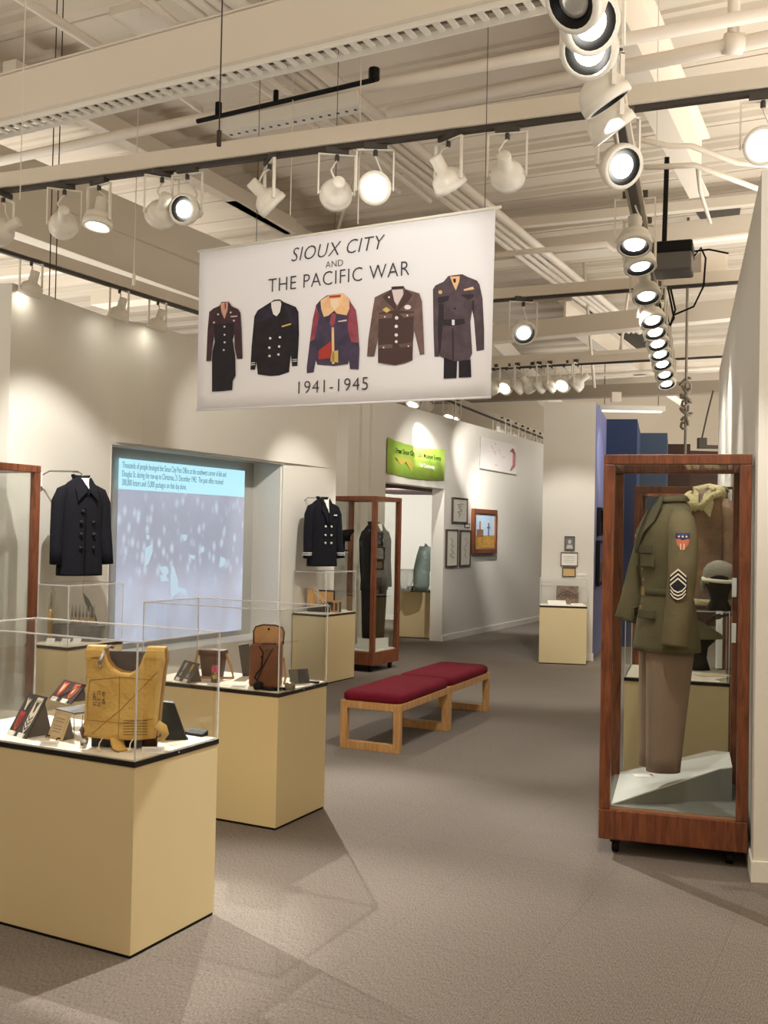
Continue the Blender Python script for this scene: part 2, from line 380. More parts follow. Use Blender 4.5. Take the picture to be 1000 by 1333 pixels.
m = MB(); wallseg(m, Z1, Z2, 0, WH, .1); wallseg(m, Z2, V1, 0, WH, .1); struct('wall_slate', m, M_SLATE)
m = MB(); wallseg(m, V1, V2, 0, WH, .1); wallseg(m, V2, V2+Vector((3, .4, 0)), 0, WH-.12, .1); struct('wall_brown', m, M_BROWNW)
m = MB(); m.box(-14, 14, 25, 25.2, 0, 5.4); struct('wall_back', m, M_WALLB)
m = MB(); m.box(-14, 14, -3.2, -3.0, 0, 5.4); struct('wall_behind', m, M_WALLB)
m = MB(); m.box(-14.2, -14, -3, 25, 0, 5.4); struct('wall_far_left', m, M_WALLB)
m = MB(); m.box(14, 14.2, -3, 25, 0, 5.4); struct('wall_far_right', m, M_WALLB)

# ---- ceiling: ribbed steel deck, ribs run across the view
CZ = 5.25; DY = .455
RIB = Matrix.Rotation(-DY, 4, 'Z') @ Matrix.Translation((0, 0, CZ))
bm_ = MB(); bm_.M = RIB
per = .62; y = -6.0; prof = []
while y < 34:
    prof += [(y, .0), (y+.05, .04), (y+.13, .04), (y+.15, .02), (y+.17, .04), (y+.26, .04), (y+.30, .0), (y+.37, -.0), (y+.375, .025), (y+.385, .025), (y+.39, 0)]
    y += per
vs = []; fs = []
for i, (yy, zz) in enumerate(prof): vs += [(-24, yy, zz), (24, yy, zz)]
for i in range(len(prof)-1): fs.append((2*i, 2*i+1, 2*i+3, 2*i+2))
n0 = len(vs); vs += [(-24, prof[0][0], .2), (24, prof[0][0], .2), (24, prof[-1][0], .2), (-24, prof[-1][0], .2)]; fs.append((n0, n0+1, n0+2, n0+3))
bm_._add(vs, fs)
struct('ceiling', bm_, M_DECK)
tn = [10]
def cb(a, b, z, wd, h, m_=M_STEEL, ext=(0, 0)):
    p, q = P(a[0], a[1], z=z), P(b[0], b[1], z=z); d = (q-p).normalized(); p = p-d*ext[0]; q = q+d*ext[1]
    mb = MB(); mb.beam(p+Vector((0, 0, h/2)), q+Vector((0, 0, h/2)), wd, h); tn[0] += 1
    return struct('trim_%d' % tn[0], mb, m_, bev=.004)
def ibeam(a, b, z, wd, h, ext=(0, 0), m_=M_STEEL):
    p, q = P(a[0], a[1], z=z), P(b[0], b[1], z=z); d = (q-p).normalized(); p = p-d*ext[0]; q = q+d*ext[1]
    mb = MB(); U = lambda k: Vector((0, 0, k))
    mb.beam(p+U(.01), q+U(.01), wd, .022); mb.beam(p+U(h), q+U(h), wd, .022); mb.beam(p+U(h/2), q+U(h/2), .03, h); tn[0] += 1
    return struct('trim_%d' % tn[0], mb, m_)
# beams running away from the viewer (up right), and across
cb((258, 349), (0, 250), 4.45, .30, .34, ext=(5, 3))            # boxed beams at upper left
cb((258, 392), (0, 300), 4.1, .20, .36, ext=(3, 3))
ibeam((781, 0), (908, 252), 4.5, .16, .5, ext=(2, .1))          # big steel beam at right
cb((165, 15), (268, 86), 4.9, .30, .06)
cb((130, 170), (300, 262), 4.9, .13, .16, ext=(1, 1.2))
cb((300, 262), (520, 392), 4.9, .13, .16)
cb((560, 380), (716, 531), 4.3, .24, .30, ext=(1, 1.5))
cb((640, 447), (955, 416), 4.1, .20, .22, ext=(6, 3))
cb((640, 478), (945, 463), 3.95, .12, .14, ext=(5, 2))
cb((640, 520), (945, 503), 4.3, .2, .25, ext=(6, 3), m_=M_STEEL)
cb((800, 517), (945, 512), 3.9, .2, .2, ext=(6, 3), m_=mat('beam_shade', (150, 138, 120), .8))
cb((640, 345), (965, 310), 4.75, .32, .2, ext=(6, 3))
ibeam((760, 440), (880, 520), 4.6, .2, .35, ext=(1, 1))
cb((640, 300), (950, 270), 5.0, .1, .1, ext=(8, 4))
# flat dark sheets under the deck, painting the shade of recesses between beams
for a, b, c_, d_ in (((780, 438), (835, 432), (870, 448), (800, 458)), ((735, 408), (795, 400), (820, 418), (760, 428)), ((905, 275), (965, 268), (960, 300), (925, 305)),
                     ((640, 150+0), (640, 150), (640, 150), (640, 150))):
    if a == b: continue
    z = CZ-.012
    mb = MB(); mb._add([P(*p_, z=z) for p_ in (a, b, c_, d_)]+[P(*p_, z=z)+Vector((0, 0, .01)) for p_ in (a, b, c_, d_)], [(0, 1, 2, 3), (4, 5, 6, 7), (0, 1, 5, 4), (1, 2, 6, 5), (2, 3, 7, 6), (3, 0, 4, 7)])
    tn[0] += 1; struct('trim_%d' % tn[0], mb, M_GAPSHADE)

# ---- pipes and conduits under the deck
def pipe(pts, z, r, label, name='ceiling_conduit', cat='conduit', m_=M_PIPE, group=None, ext=0, n=8):
    pp = [P(u, v, z=z) for u, v in pts]
    if ext:
        pp[0] = pp[0]+(pp[0]-pp[1]).normalized()*ext; pp[-1] = pp[-1]+(pp[-1]-pp[-2]).normalized()*ext
    mb = MB(); mb.tube(pp, r, n); return tag(mb.build(name, m_, smooth=True), label, cat, group)
for k, (dx, r) in enumerate(((0, .032), (22, .032), (44, .03), (70, .045))):
    pos = ['leftmost', 'second from left', 'third from left', 'thick rightmost'][k]
    pipe([(222+dx, -10), (700+dx*.55, 352), (812+dx*.3, 432)], 4.7, r, 'white painted conduit in the diagonal bundle, %s of the four' % pos, group='conduits of the diagonal bundle')
pipe([(25, -4), (170, 88)], 4.8, .035, 'fat white pipe crossing the ceiling at top left corner', ext=.4)
pipe([(185, -5), (265, 62)], 4.7, .028, 'white pipe beside the flat duct at top left', ext=.4)
pipe([(215, 110), (262, 143)], 4.7, .026, 'short white pipe end below the cable tray at left')
pipe([(310, 92), (388, 148), (450, 195), (520, 250)], 4.6, .022, 'thin white conduit left of the diagonal bundle', group='pair of thin conduits')
pipe([(338, 92), (404, 142), (470, 190), (560, 262)], 4.6, .022, 'thin white conduit next to the diagonal bundle', group='pair of thin conduits')
pipe([(0, 210), (160, 175), (370, 133), (560, 98)], 4.25, .035, 'long white pipe running across above the front lighting track', name='sprinkler_pipe', cat='pipe', ext=2)
pipe([(800, 90), (1000, 50)], 4.35, .045, 'white sprinkler pipe across the steel beam at top right', name='sprinkler_pipe', cat='pipe', ext=1.5)
mb = MB(); q = P(955, 57, z=4.35); mb.tube([q, q+Vector((0, 0, .9))], .035); mb.tube([q-Vector((.05, 0, 0)), q+Vector((.05, 0, 0))], .06); tag(mb.build('sprinkler_riser', M_PIPE, smooth=True), 'vertical white riser dropping onto the sprinkler pipe at top right', 'pipe')
pipe([(805, 175), (870, 190), (900, 190), (960, 212), (1000, 215)], 4.0, .018, 'upper bent white conduit near the right wall')
pipe([(838, 218), (905, 215), (990, 247)], 3.95, .018, 'lower bent white conduit near the right wall')
pipe([(908, 215), (912, 250), (925, 290)], 4.0, .014, 'short hooked white conduit hanging below the bent ones')
pipe([(640, 332), (790, 318), (800, 326), (950, 308)], 4.5, .03, 'white offset pipe crossing behind the front lamps at right', name='sprinkler_pipe', cat='pipe', ext=1)
pipe([(700, 492), (770, 488), (940, 478)], 4.2, .03, 'white pipe crossing behind the distant lamp row', name='sprinkler_pipe', cat='pipe', ext=2)
pipe([(340, 188), (420, 168), (470, 200), (440, 300)], 4.1, .012, 'curved white flex hanging behind the big banner', name='flexible_conduit')
for pts, lb in ((((758, 440), (774, 505)), 'thin white conduit dropping to the small box above the partition'), (((806, 470), (822, 440)), 'thin white conduit rising behind the lamp column')):
    pa, pb = P(*pts[0], y=13.5), P(*pts[1], y=13.5); pa, pb = (pa, pb) if pa.z < pb.z else (pb, pa); pb = Vector((pb.x, pb.y, CZ+.05)); mb = MB(); mb.tube([pa, pb], .02); tag(mb.build('drop_conduit', M_PIPE, smooth=True), lb, 'conduit')
mb = MB(); q = P(802, 517, y=13.5); mb.cbox(q, .13, .08, .13); tag(mb.build('junction_box', M_PIPE, bev=.005), 'small white junction box above the framed partition', 'electrical box')
mb = MB(); q = P(925, 345, z=3.9); mb.cbox(q, .22, .2, .18); tag(mb.build('junction_box', M_PIPE, bev=.005), 'grey electrical box close to the right wall top', 'electrical box')
# suspended white light fixture, far
t = thing('suspended_fluorescent_fixture', 'long white suspended light fixture above the navy wall', 'ceiling light', P(822, 532, y=17))
mb = MB(); mb.box(-.55, .55, -.08, .08, -.04, .05); mb.build('housing', M_FIX, t, bev=.01)
mb = MB(); mb.box(-.5, .5, -.06, .06, -.055, -.04); mb.build('diffuser', mat('lit_diffuser', (250, 245, 235), .5, emit=(255, 245, 225), es=1.0), t)
mb = MB(); mb.tube([(-.45, 0, .05), (-.45, 0, 1.3)], .006); mb.tube([(.45, 0, .05), (.45, 0, 1.3)], .006); mb.build('suspension_wire', M_BLACK, t)
# big beam with ladder cable tray at the top of the picture
a, b = P(0, 158, z=4.0), P(700, -12, z=4.0); d = (b-a).normalized(); a -= d*1.0; b += d*2.5; sd = d.cross(Vector((0, 0, 1)))
mb = MB(); mb.beam(a+Vector((0, 0, .13)), b+Vector((0, 0, .13)), .06, .26); mb.beam(a+Vector((0, 0, .26))-sd*.08, b+Vector((0, 0, .26))-sd*.08, .22, .02)
struct('trim_9', mb, M_STEEL)
t = thing('cable_tray', 'long white ladder cable tray under the beam along the top', 'cable tray', a)
for sgn in (0, 1):
    mb = MB(); o_ = -sd*(.14*sgn+.01)+Vector((0, 0, -.01)); mb.beam(o_, (b-a)+o_, .012, .035); mb.build('side_rail', M_FIX, t)
mb = MB(); L = (b-a).length; k = 0
while k*.075 < L:
    p_ = d*(k*.075); mb.beam(p_-sd*.01, p_-sd*.15, .03, .012); k += 1
mb.build('rungs', M_FIX, t)
mb = MB()
for j in range(3): mb.tube([Vector((0, 0, .02))-sd*(.04+.035*j), (b-a)+Vector((0, 0, .02))-sd*(.04+.035*j)], .009, 6)
mb.build('cables', mat('grey_cable', (120, 114, 106), .6), t)
a, b = P(290, 172, z=4.1), P(466, 136, z=4.1); d = (b-a).normalized(); sd = d.cross(Vector((0, 0, 1)))
t = thing('short_cable_tray', 'short slotted white tray above the middle lamps', 'cable tray', a)
mb = MB(); mb.beam(Vector((0, 0, .04)), b-a+Vector((0, 0, .04)), .015, .08); mb.beam(-sd*.05, b-a-sd*.05, .1, .008); mb.build('channel', M_FIX, t)
mb = MB(); L = (b-a).length
for k in range(int(L/.06)): p_ = d*(k*.06+.03); mb.cbox(p_-sd*.05-Vector((0, 0, .005)), .018, .018, .003)
mb.build('slots', M_SLOT, t)
# black rod with end knob
a, b = P(257, 158, z=4.0), P(487, 104, z=4.0); mb = MB(); mb.tube([a, b], .014); mb.tube([b, b+Vector((0, 0, .06))], .03); mb.tube([a+(b-a)*.13, a+(b-a)*.13+Vector((0, 0, .08))], .02)
mb.tube([a+(b-a)*.47, a+(b-a)*.47+Vector((0, 0, .07))], .015); tag(mb.build('suspension_rod', M_BLACK), 'thin black rod with clamps hung above the middle lamps', 'rod')

# ---- suspension wires
def wire(u, v0, v1, y, label, r=.0035, weight=False, grp=None):
    b = P(u, v1, y=y); a = Vector((b.x, b.y, CZ+.05))
    mb = MB(); mb.tube([a, b], r, 6)
    if weight: mb.tube([b, b+Vector((0, 0, .07))], .011)
    return tag(mb.build('hanging_wire', M_DKBRN if r > .0031 else M_PIPE), label, 'wire', grp)
wire(285, -5, 190, 4.6, 'dark hanging wire with a small weight left of centre', .0035, True)
wire(174, 125, 372, 6.0, 'thin dark wire with small weight hanging over the left track', .003, True)
wire(64, 285, 385, 6.6, 'left wire of the pair above the pea coat wall', .004)
wire(72, 290, 390, 6.6, 'right wire of the pair above the pea coat wall', .004)
wire(690+165, -5, 190, 6.0, 'thin dark wire crossing in front of the big steel beam', .003)
wire(378, 195, 280, 5.6, 'thin wire above the banner behind the tilted lamp', .003)
wire(466, 190, 292, 5.3, 'thin wire above the banner beside the bright lamp', .003)
wire(26, 165, 260, 5.4, 'faint wire near the left picture edge above the track', .003)
wire(757, 60, 105, 5.2, 'short faint wire with dark clip at upper right of centre', .003, True)

# ------------------------------------------------------------------ lighting tracks
def track(a, b, z, label, ext=(0, 0), beam=.09, w_=.07):
    p, q = P(*a, z=z), P(*b, z=z); d = (q-p).normalized(); p = p-d*ext[0]; q = q+d*ext[1]
    t = thing('lighting_track', label, 'track', p)
    mb = MB(); mb.beam(Vector((0, 0, beam/2)), q-p+Vector((0, 0, beam/2)), w_, beam); mb.build('channel', M_STEEL, t, bev=.003)
    mb = MB(); mb.beam(Vector((0, 0, -.012)), q-p+Vector((0, 0, -.012)), w_*.5, .024); mb.build('black_rail', M_SLOT, t)
    return p, q
TA = track((0, 247), (1000, 116), 3.62, 'white lighting track across the room above the big banner', (1, 1.5))
TD = track((0, 324), (265, 408), 3.55, 'white lighting track along the left wall', (2, 4.5))
TB = track((776, 0), (872, 492), 3.5, 'double black lighting track running down the right side', (1.5, .5), .03, .09)
TC = track((500, 401), (960, 366), 3.7, 'white lighting track crossing behind the banner', (2, 1))
TE = track((500, 487), (940, 463), 3.8, 'farther white lighting track with a row of lamps at right of banner', (2, 1))
TF = track((597, 526), (713, 572), 3.72, 'white lighting track along the painting wall', (3.5, 1))

# lamp heads: shared meshes
def head_meshes():
    d = {}
    mb = MB(); mb.lathe([(.001, .135), (.030, .134), (.033, .128), (.033, .055), (.050, .045), (.070, .030), (.080, .008), (.082, -.012), (.086, -.014), (.086, -.044), (.070, -.047), (.066, -.02)], 24); d['housing'] = mb
    mb = MB(); mb.lathe([(.070, -.046), (.046, -.03), (.046, -.022), (.070, -.03)], 24, False); d['baffle'] = mb
    mb = MB(); mb.lathe([(.001, -.028), (.046, -.028), (.046, -.034), (.03, -.038), (.001, -.039)], 20); d['lens'] = mb
    mb = MB()
    for s_ in (-1, 1): mb.box(s_*.095-.004, s_*.095+.004, -.008, .008, -.012, .20)
    mb.box(-.099, .099, -.008, .008, .195, .203); mb.tube([(-.088, 0, 0), (-.078, 0, 0)], .01); mb.tube([(.078, 0, 0), (.088, 0, 0)], .01); d['yoke'] = mb
    mb = MB(); mb.box(-.06, .06, -.02, .02, .205, .235); mb.tube([(0, 0, .2), (0, 0, .17)], .012); d['track_adapter'] = mb
    mb = MB(); mb.tube([(0, 0, .17), (.01, .03, .15), (.035, .05, .10), (.02, .06, .06), (0, .05, .03)], .005, 6); d['cable'] = mb
    mb = MB(); mb.box(-.017, .017, -.005, .005, -.0, .20); d['arm'] = mb
    return d
HM = head_meshes()
def tomesh(mb, n, m_, smooth=True):
    bmesh.ops.recalc_face_normals(mb.bm, faces=mb.bm.faces); me = bpy.data.meshes.new(n); mb.bm.to_mesh(me); mb.bm.free()
    for p in me.polygons: p.use_smooth = smooth
    me.materials.append(m_); return me
MH = {'housing': tomesh(HM['housing'], 'housing', M_FIX), 'yoke': tomesh(HM['yoke'], 'yoke', M_FIX, False), 'track_adapter': tomesh(HM['track_adapter'], 'track_adapter', M_SLOT, False),
      'cable': tomesh(HM['cable'], 'cable', M_FIX)}
for nm, mm in (('baffle_black', M_BLACK), ('baffle_white', M_FIX)):
    me = tomesh(HM['baffle'], nm, mm) if nm == 'baffle_black' else MH['baffle_black'].copy()
    if nm == 'baffle_white': me.materials.clear(); me.materials.append(M_FIX)
    MH[nm] = me
MH['lens_on'] = tomesh(HM['lens'], 'lens_on', M_LENS); MH['lens_off'] = MH['lens_on'].copy(); MH['lens_off'].materials.clear(); MH['lens_off'].materials.append(M_LENSOFF)
def spot(hp, aim, label, lit=True, black=True, s=1.0, grp=None):
    """hp: pivot point of the head; aim: direction"""
    d = Vector(aim).normalized(); az = math.atan2(d.y, d.x)
    t = thing('track_spotlight', label, 'spotlight', hp, az+PI/2, grp); t.scale = (s, s, s)
    q = (Matrix.Rotation(-(az+PI/2), 3, 'Z') @ d).to_track_quat('-Z', 'Y')
    def ch(n, key, rot=False):
        o = bpy.data.objects.new(n, MH[key]); C.objects.link(o); o.parent = t
        if rot: o.rotation_euler = q.to_euler()
        return o
    ch('yoke', 'yoke'); ch('track_adapter', 'track_adapter'); ch('cable', 'cable')
    ch('housing', 'housing', True); ch('baffle', 'baffle_black' if black else 'baffle_white', True); ch('lens', 'lens_on' if lit else 'lens_off', True)
    return t
def on_track(T, u, zoff=-.25, z=None):
    p, q = T; d = q-p; r = ray(u, 500); den = r.x*d.y-r.y*d.x; t = (p.x*d.y-p.y*d.x)/den
    # roll correction: iterate on the row
    for _ in range(3):
        X = Vector((r.x*t, r.y*t, p.z+zoff)); rel = X-Vector((0, 0, EYE)); cz = rel.dot(fwd); vv = 666.5-FPX*rel.dot(upv)/cz
        r = ray(u, vv); t = (p.x*d.y-p.y*d.x)/(r.x*d.y-r.y*d.x)
    return Vector((r.x*t, r.y*t, p.z+zoff))
gA = 'lamps on the front track'
for u, aim, lit, blk, lb in (
    (3, (-.8, .3, -.3), False, True, 'white spotlight cut by the left picture edge on the front track'),
    (83, (-.3, 1, -.35), False, False, 'white spotlight seen from behind, second from the left on the front track'),
    (128, (-.1, -.15, -1), True, False, 'glowing downward spotlight, third from the left on the front track'),
    (210, (-.4, .9, -.5), False, False, 'chrome backed spotlight left of the black rimmed lamp on the front track'),
    (243, (-.35, -1, -.2), True, True, 'lit black rimmed spotlight facing the viewer left of the banner'),
    (350, (.75, .3, -.7), False, False, 'white spotlight tilted sideways above the left half of the banner'),
    (438, (-.15, 1, -.12), False, True, 'round dark backed spotlight above the banner lettering'),
    (488, (0, -1, -.25), True, False, 'brightest lit spotlight facing the viewer above the banner'),
    (583, (.55, .45, -.8), False, False, 'white spotlight tilted away above the right part of the banner'),
    (660, (.25, 1, -.4), False, False, 'silver backed spotlight right of the banner corner'),
    (993, (-.3, -1, -.5), True, False, 'bright spotlight at the right picture edge by the wall')):
    spot(on_track(TA, u), aim, lb, lit, blk, 1.0, gA)
gB = 'lamps on the right track'
for v, aim, lit, lb in (
    (-5, (-.6, -.4, -.6), False, 'white lamp head cut off by the top edge on the right track'),
    (28, (.35, -.9, -.65), True, 'biggest lit black rimmed lamp at top of the right track'),
    (62, (-.4, -.75, -.5), True, 'second lit black rimmed lamp from the top on the right track'),
    (120, (.5, .1, -.75), False, 'white lamp seen from its side, third down the right track'),
    (158, (.55, .15, -.7), False, 'white lamp seen from its side, fourth down the right track'),
    (215, (.4, -1, -.55), True, 'lit black rimmed lamp facing down right beside the black pole'),
    (312, (-.1, -.4, -1), True, 'lit lamp just left of the black projector box'),
    (340, (.1, -.3, -1), True, 'lit lamp just below left of the black projector box'),
    (380, (0, -.4, -1), True, 'lit white lamp under the projector, with cables below it'),
    (412, (.1, -.5, -1), True, 'first of the tight lamp column below the projector'),
    (428, (.1, -.5, -1), True, 'second of the tight lamp column below the projector'),
    (443, (.1, -.5, -1), True, 'third of the tight lamp column below the projector'),
    (457, (.1, -.5, -1), True, 'fourth of the tight lamp column below the projector'),
    (470, (.1, -.5, -1), True, 'fifth of the tight lamp column below the projector'),
    (484, (.1, -.5, -1), True, 'sixth of the tight lamp column below the projector'),
    (496, (.1, -.5, -1), True, 'lowest lamp of the column on the right track')):
    p, q = TB; d = (q-p)
    zz = p.z-.22; best = None
    for k in range(2001):
        X = p+d*(k/2000)*1.12; X.z = zz; rel = X-Vector((0, 0, EYE)); c_ = rel.dot(fwd)
        if c_ < .5: continue
        vv = 666.5-FPX*rel.dot(upv)/c_
        if best is None or abs(vv-v) < best[0]: best = (abs(vv-v), X)
    spot(best[1], aim, lb, lit, True, 1.15, gB)
for u, lb in ((40, 'hanging box yoked lamp farthest left over the coat wall'), (155, 'middle yoked lamp on the left wall track'), (205, 'right yoked lamp on the left wall track beside the banner'), (325, 'lamp on the left wall track hidden partly by the banner')):
    spot(on_track(TD, u, -.22), (-.35, .25, -1), lb, True, False, 1.0, 'lamps on the left wall track')
spot(on_track(TC, 681, -.3), (.1, -1, -.75), 'single lit black rimmed lamp hanging right of the banner', True, True, 1.3)
for k, (u, lit) in enumerate(((643, 0), (659, 1), (676, 0), (690, 0), (704, 0), (718, 0), (734, 1), (752, 0))):
    nm = ['first', 'second', 'third', 'fourth', 'fifth', 'sixth', 'seventh', 'last'][k]
    spot(on_track(TE, u, -.25), ((-.5, -.6, -.6) if lit else (random.choice((-.7, .7)), .5, -.6)), 'small lamp on the far track right of the banner, %s from left' % nm, bool(lit), False, 1.25, 'lamps on the far track')
for k, (u, lit) in enumerate(((538, 1), (555, 0), (585, 1), (592, 1), (650, 0), (658, 1), (668, 0), (677, 1), (684, 0), (692, 1), (700, 0), (707, 1))):
    nm = ['first', 'second', 'third', 'fourth', 'fifth', 'sixth', 'seventh', 'eighth', 'ninth', 'tenth', 'eleventh', 'last'][k]
    spot(on_track(TF, u, -.22), (.2, .8, -.6) if not lit else (-.2, -.3, -.8), 'white lamp over the painting wall, %s from left on its track' % nm, bool(lit), False, 1.2, 'lamps over the painting wall')

# ---- projector on black pole
pj = P(877, 335, y=6.6)
t = thing('ceiling_projector', 'black ceiling projector box hanging on a black pole beside the lamp column', 'projector', pj, -.35)
mb = MB(); mb.box(-.12, .12, -.12, .14, -.11, .02); mb.build('housing', mat('projector_grey', (92, 88, 84), .45), t, bev=.012)
mb = MB(); mb.box(-.125, .125, -.125, .145, .0, .08); mb.build('mount_cover', M_BLACK, t, bev=.012)
mb = MB(); mb.tube([(-.06, 0, .08), (-.05, 0, .66)], .021, 4); mb.build('pole', M_BLACK, t)
mb = MB(); mb.M = Matrix.Translation((-.13, -.03, -.03)) @ Matrix.Rotation(PI/2, 4, 'Y'); mb.lathe([(.035, -.02), (.035, .03), (.025, .03)], 16); mb.build('lens', M_BLACK, t, True)
mb = MB(); mb.tube([(.13, 0, .0), (.17, 0, .05), (.2, 0, -.02), (.19, 0, -.2), (.13, 0, -.33), (0, 0, -.38)], .007, 6); mb.build('power_cable', M_BLACK, t, True)
mb = MB(); mb.tube([(.13, 0, .03), (.22, 0, .035), (.34, 0, .0)], .006, 6); mb.build('video_cable', M_BLACK, t, True)
mb = MB(); q = P(865, 395, y=8.2)
for j in range(3): mb.tube([q+Vector((-.05+.04*j, 0, .12)), q+Vector((-.02+.05*j, 0, -.12)), q+Vector((.05, 0, -.18)), q+Vector((.09, 0, -.05)), q+Vector((.05, 0, .12))], .008, 6)
tag(mb.build('coiled_cable', M_BLACK, smooth=True), 'black cable loops hanging below the projector', 'cable')
q = P(893, 525, y=11.5); mb = MB()
hx = [q+Vector(((.05+.02*math.sin(j*.37))*math.cos(j*.8), (.05+.02*math.cos(j*.5))*math.sin(j*.8), .28-j*.0105+.03*math.sin(j*1.3))) for j in range(54)]; mb.tube(hx, .016, 7)
mb.tube([q+Vector((0, 0, CZ-q.z+.05)), q+Vector((0, 0, -.62))], .016); tag(mb.build('bundled_flex', mat('flex_grey', (128, 118, 104), .6), smooth=True), 'tangled grey cable bundle hanging above the right display case', 'cable')
q = P(914, 577, y=11.5); mb = MB(); mb.cbox(q, .09, .08, .12); mb.cbox(q+Vector((.12, 0, -.04)), .25, .05, .04); mb.tube([q+Vector((0, 0, .06)), q+Vector((.05, 0, .3)), q+Vector((.12, 0, .6))], .01); tag(mb.build('dark_ceiling_box', mat('box_brown', (70, 62, 54), .6)), 'small dark box with thin rod near the right wall end', 'electrical box')

# ------------------------------------------------------------------ pedestals with acrylic covers
PH, PB, PC = .7082, .022, 1.1735
class Frame:
    """local frame whose origin is the nearest corner; X to the right along the front, Y away"""
    def __init__(s, c, yaw, a, b):
        s.c = Vector((c[0], c[1], 0)); s.yaw = yaw; s.a = a; s.b = b
        s.ctr = s.c + Vector((-math.cos(yaw), math.sin(yaw), 0))*a/2 + Vector((math.sin(yaw), math.cos(yaw), 0))*b/2
        s.M = Matrix.Translation(s.ctr) @ Matrix.Rotation(-yaw, 4, 'Z'); s.Mi = s.M.inverted()
    def w(s, x, y, z=0): return s.M @ Vector((x, y, z))
    def at(s, u, v, z):      # pixel on level z
        return P(u, v, z=z)
def pedestal(F, label, cover_label, ch=PC, h=PH, grp='pedestals'):
    a, b = F.a/2, F.b/2
    t = thing('display_pedestal', label, 'display pedestal', F.ctr, -F.yaw, grp)
    mb = MB(); mb.box(-a+.004, a-.004, -b+.004, b-.004, .0, .02); mb.build('plinth', M_BLACK, t)
    mb = MB(); mb.box(-a, a, -b, b, .012, h); mb.build('body', M_PED, t, bev=.002)
    mb = MB(); mb.box(-a-.003, a+.003, -b-.003, b+.003, h, h+PB-.002); mb.build('black_band', M_BAND, t)
    mb = MB(); mb.box(-a+.007, a-.007, -b+.007, b-.007, h+PB-.002, h+PB+.003); mb.build('cream_deck', M_CLOTHDECK, t)
    mb = MB(); mb.M = Matrix.Translation((a+.003, 0, h+.011)) @ Matrix.Rotation(PI/2, 4, 'Y'); mb.lathe([(.005, 0), (.004, .002)], 10); mb.build('screw', M_CHROME, t)
    c = thing('acrylic_cover', cover_label, 'display cover', (F.ctr.x, F.ctr.y, h+PB), -F.yaw, 'acrylic covers')
    z0, z1 = 0.0, ch-h-PB; e = .004; a -= .002; b -= .002
    for nm, bx in (('front_pane', (-a, a, -b, -b+e)), ('back_pane', (-a, a, b-e, b)), ('left_pane', (-a, -a+e, -b+e, b-e)), ('right_pane', (a-e, a, -b+e, b-e))):
        mb = MB(); mb.box(*bx, z0, z1-e); mb.build(nm, M_PLEXI, c)
    mb = MB(); mb.box(-a, a, -b, b, z1-e, z1); mb.build('top_pane', M_PLEXI, c)
    mb = MB(); r = .0028
    for sx in (-1, 1):
        for sy in (-1, 1): mb.box(sx*a-r, sx*a+r, sy*b-r, sy*b+r, z0, z1)
    for s_ in (-1, 1):
        mb.box(-a, a, s_*b-r, s_*b+r, z1-r, z1+r); mb.box(s_*a-r, s_*a+r, -b, b, z1-r, z1+r)
    mb.build('glued_edges', M_EDGE, c)
    return t
F1 = Frame((-.909, 3.811), .474, 1.05, .515)
F2 = Frame((-.546, 5.472), .466, .93, .52)
F3 = Frame((-2.262, 7.36), .47, .41, .58)
F4 = Frame((-.592, 10.70), .50, .41, .62)
p5 = P(763, 866, z=0); F5 = Frame((p5.x, p5.y), .17, .585, .37)
F6 = Frame((2.115, 6.20), .30, .62, .66)
p7 = P(561, 832, z=0); F7 = Frame((p7.x+.05, p7.y), .35, .62, .5)
pedestal(F1, 'cream pedestal nearest the viewer, under the yellow vest and insignia', 'clear acrylic box over the yellow vest and insignia')
pedestal(F2, 'cream pedestal with the open leather phone case, left of the red bench', 'clear acrylic box over the leather field phone case')
pedestal(F3, 'cream pedestal below the hanging pea coat, with shells and bowl', 'clear acrylic box over the shells and bowl')
pedestal(F4, 'cream pedestal with the open wooden box, beside the far mahogany case', 'clear acrylic box over the open wooden box')
pedestal(F5, 'tan pedestal standing before the white partition with three small frames', 'low clear acrylic box over the carved plaque', 1.07)
pedestal(F6, 'cream pedestal behind the right mahogany case', 'clear acrylic box behind the right mahogany case', 1.16)
pedestal(F7, 'cream pedestal seen through the doorway under the green banner', 'clear acrylic box seen through the doorway', 1.02)
DK = PH+PB+.004     # deck level

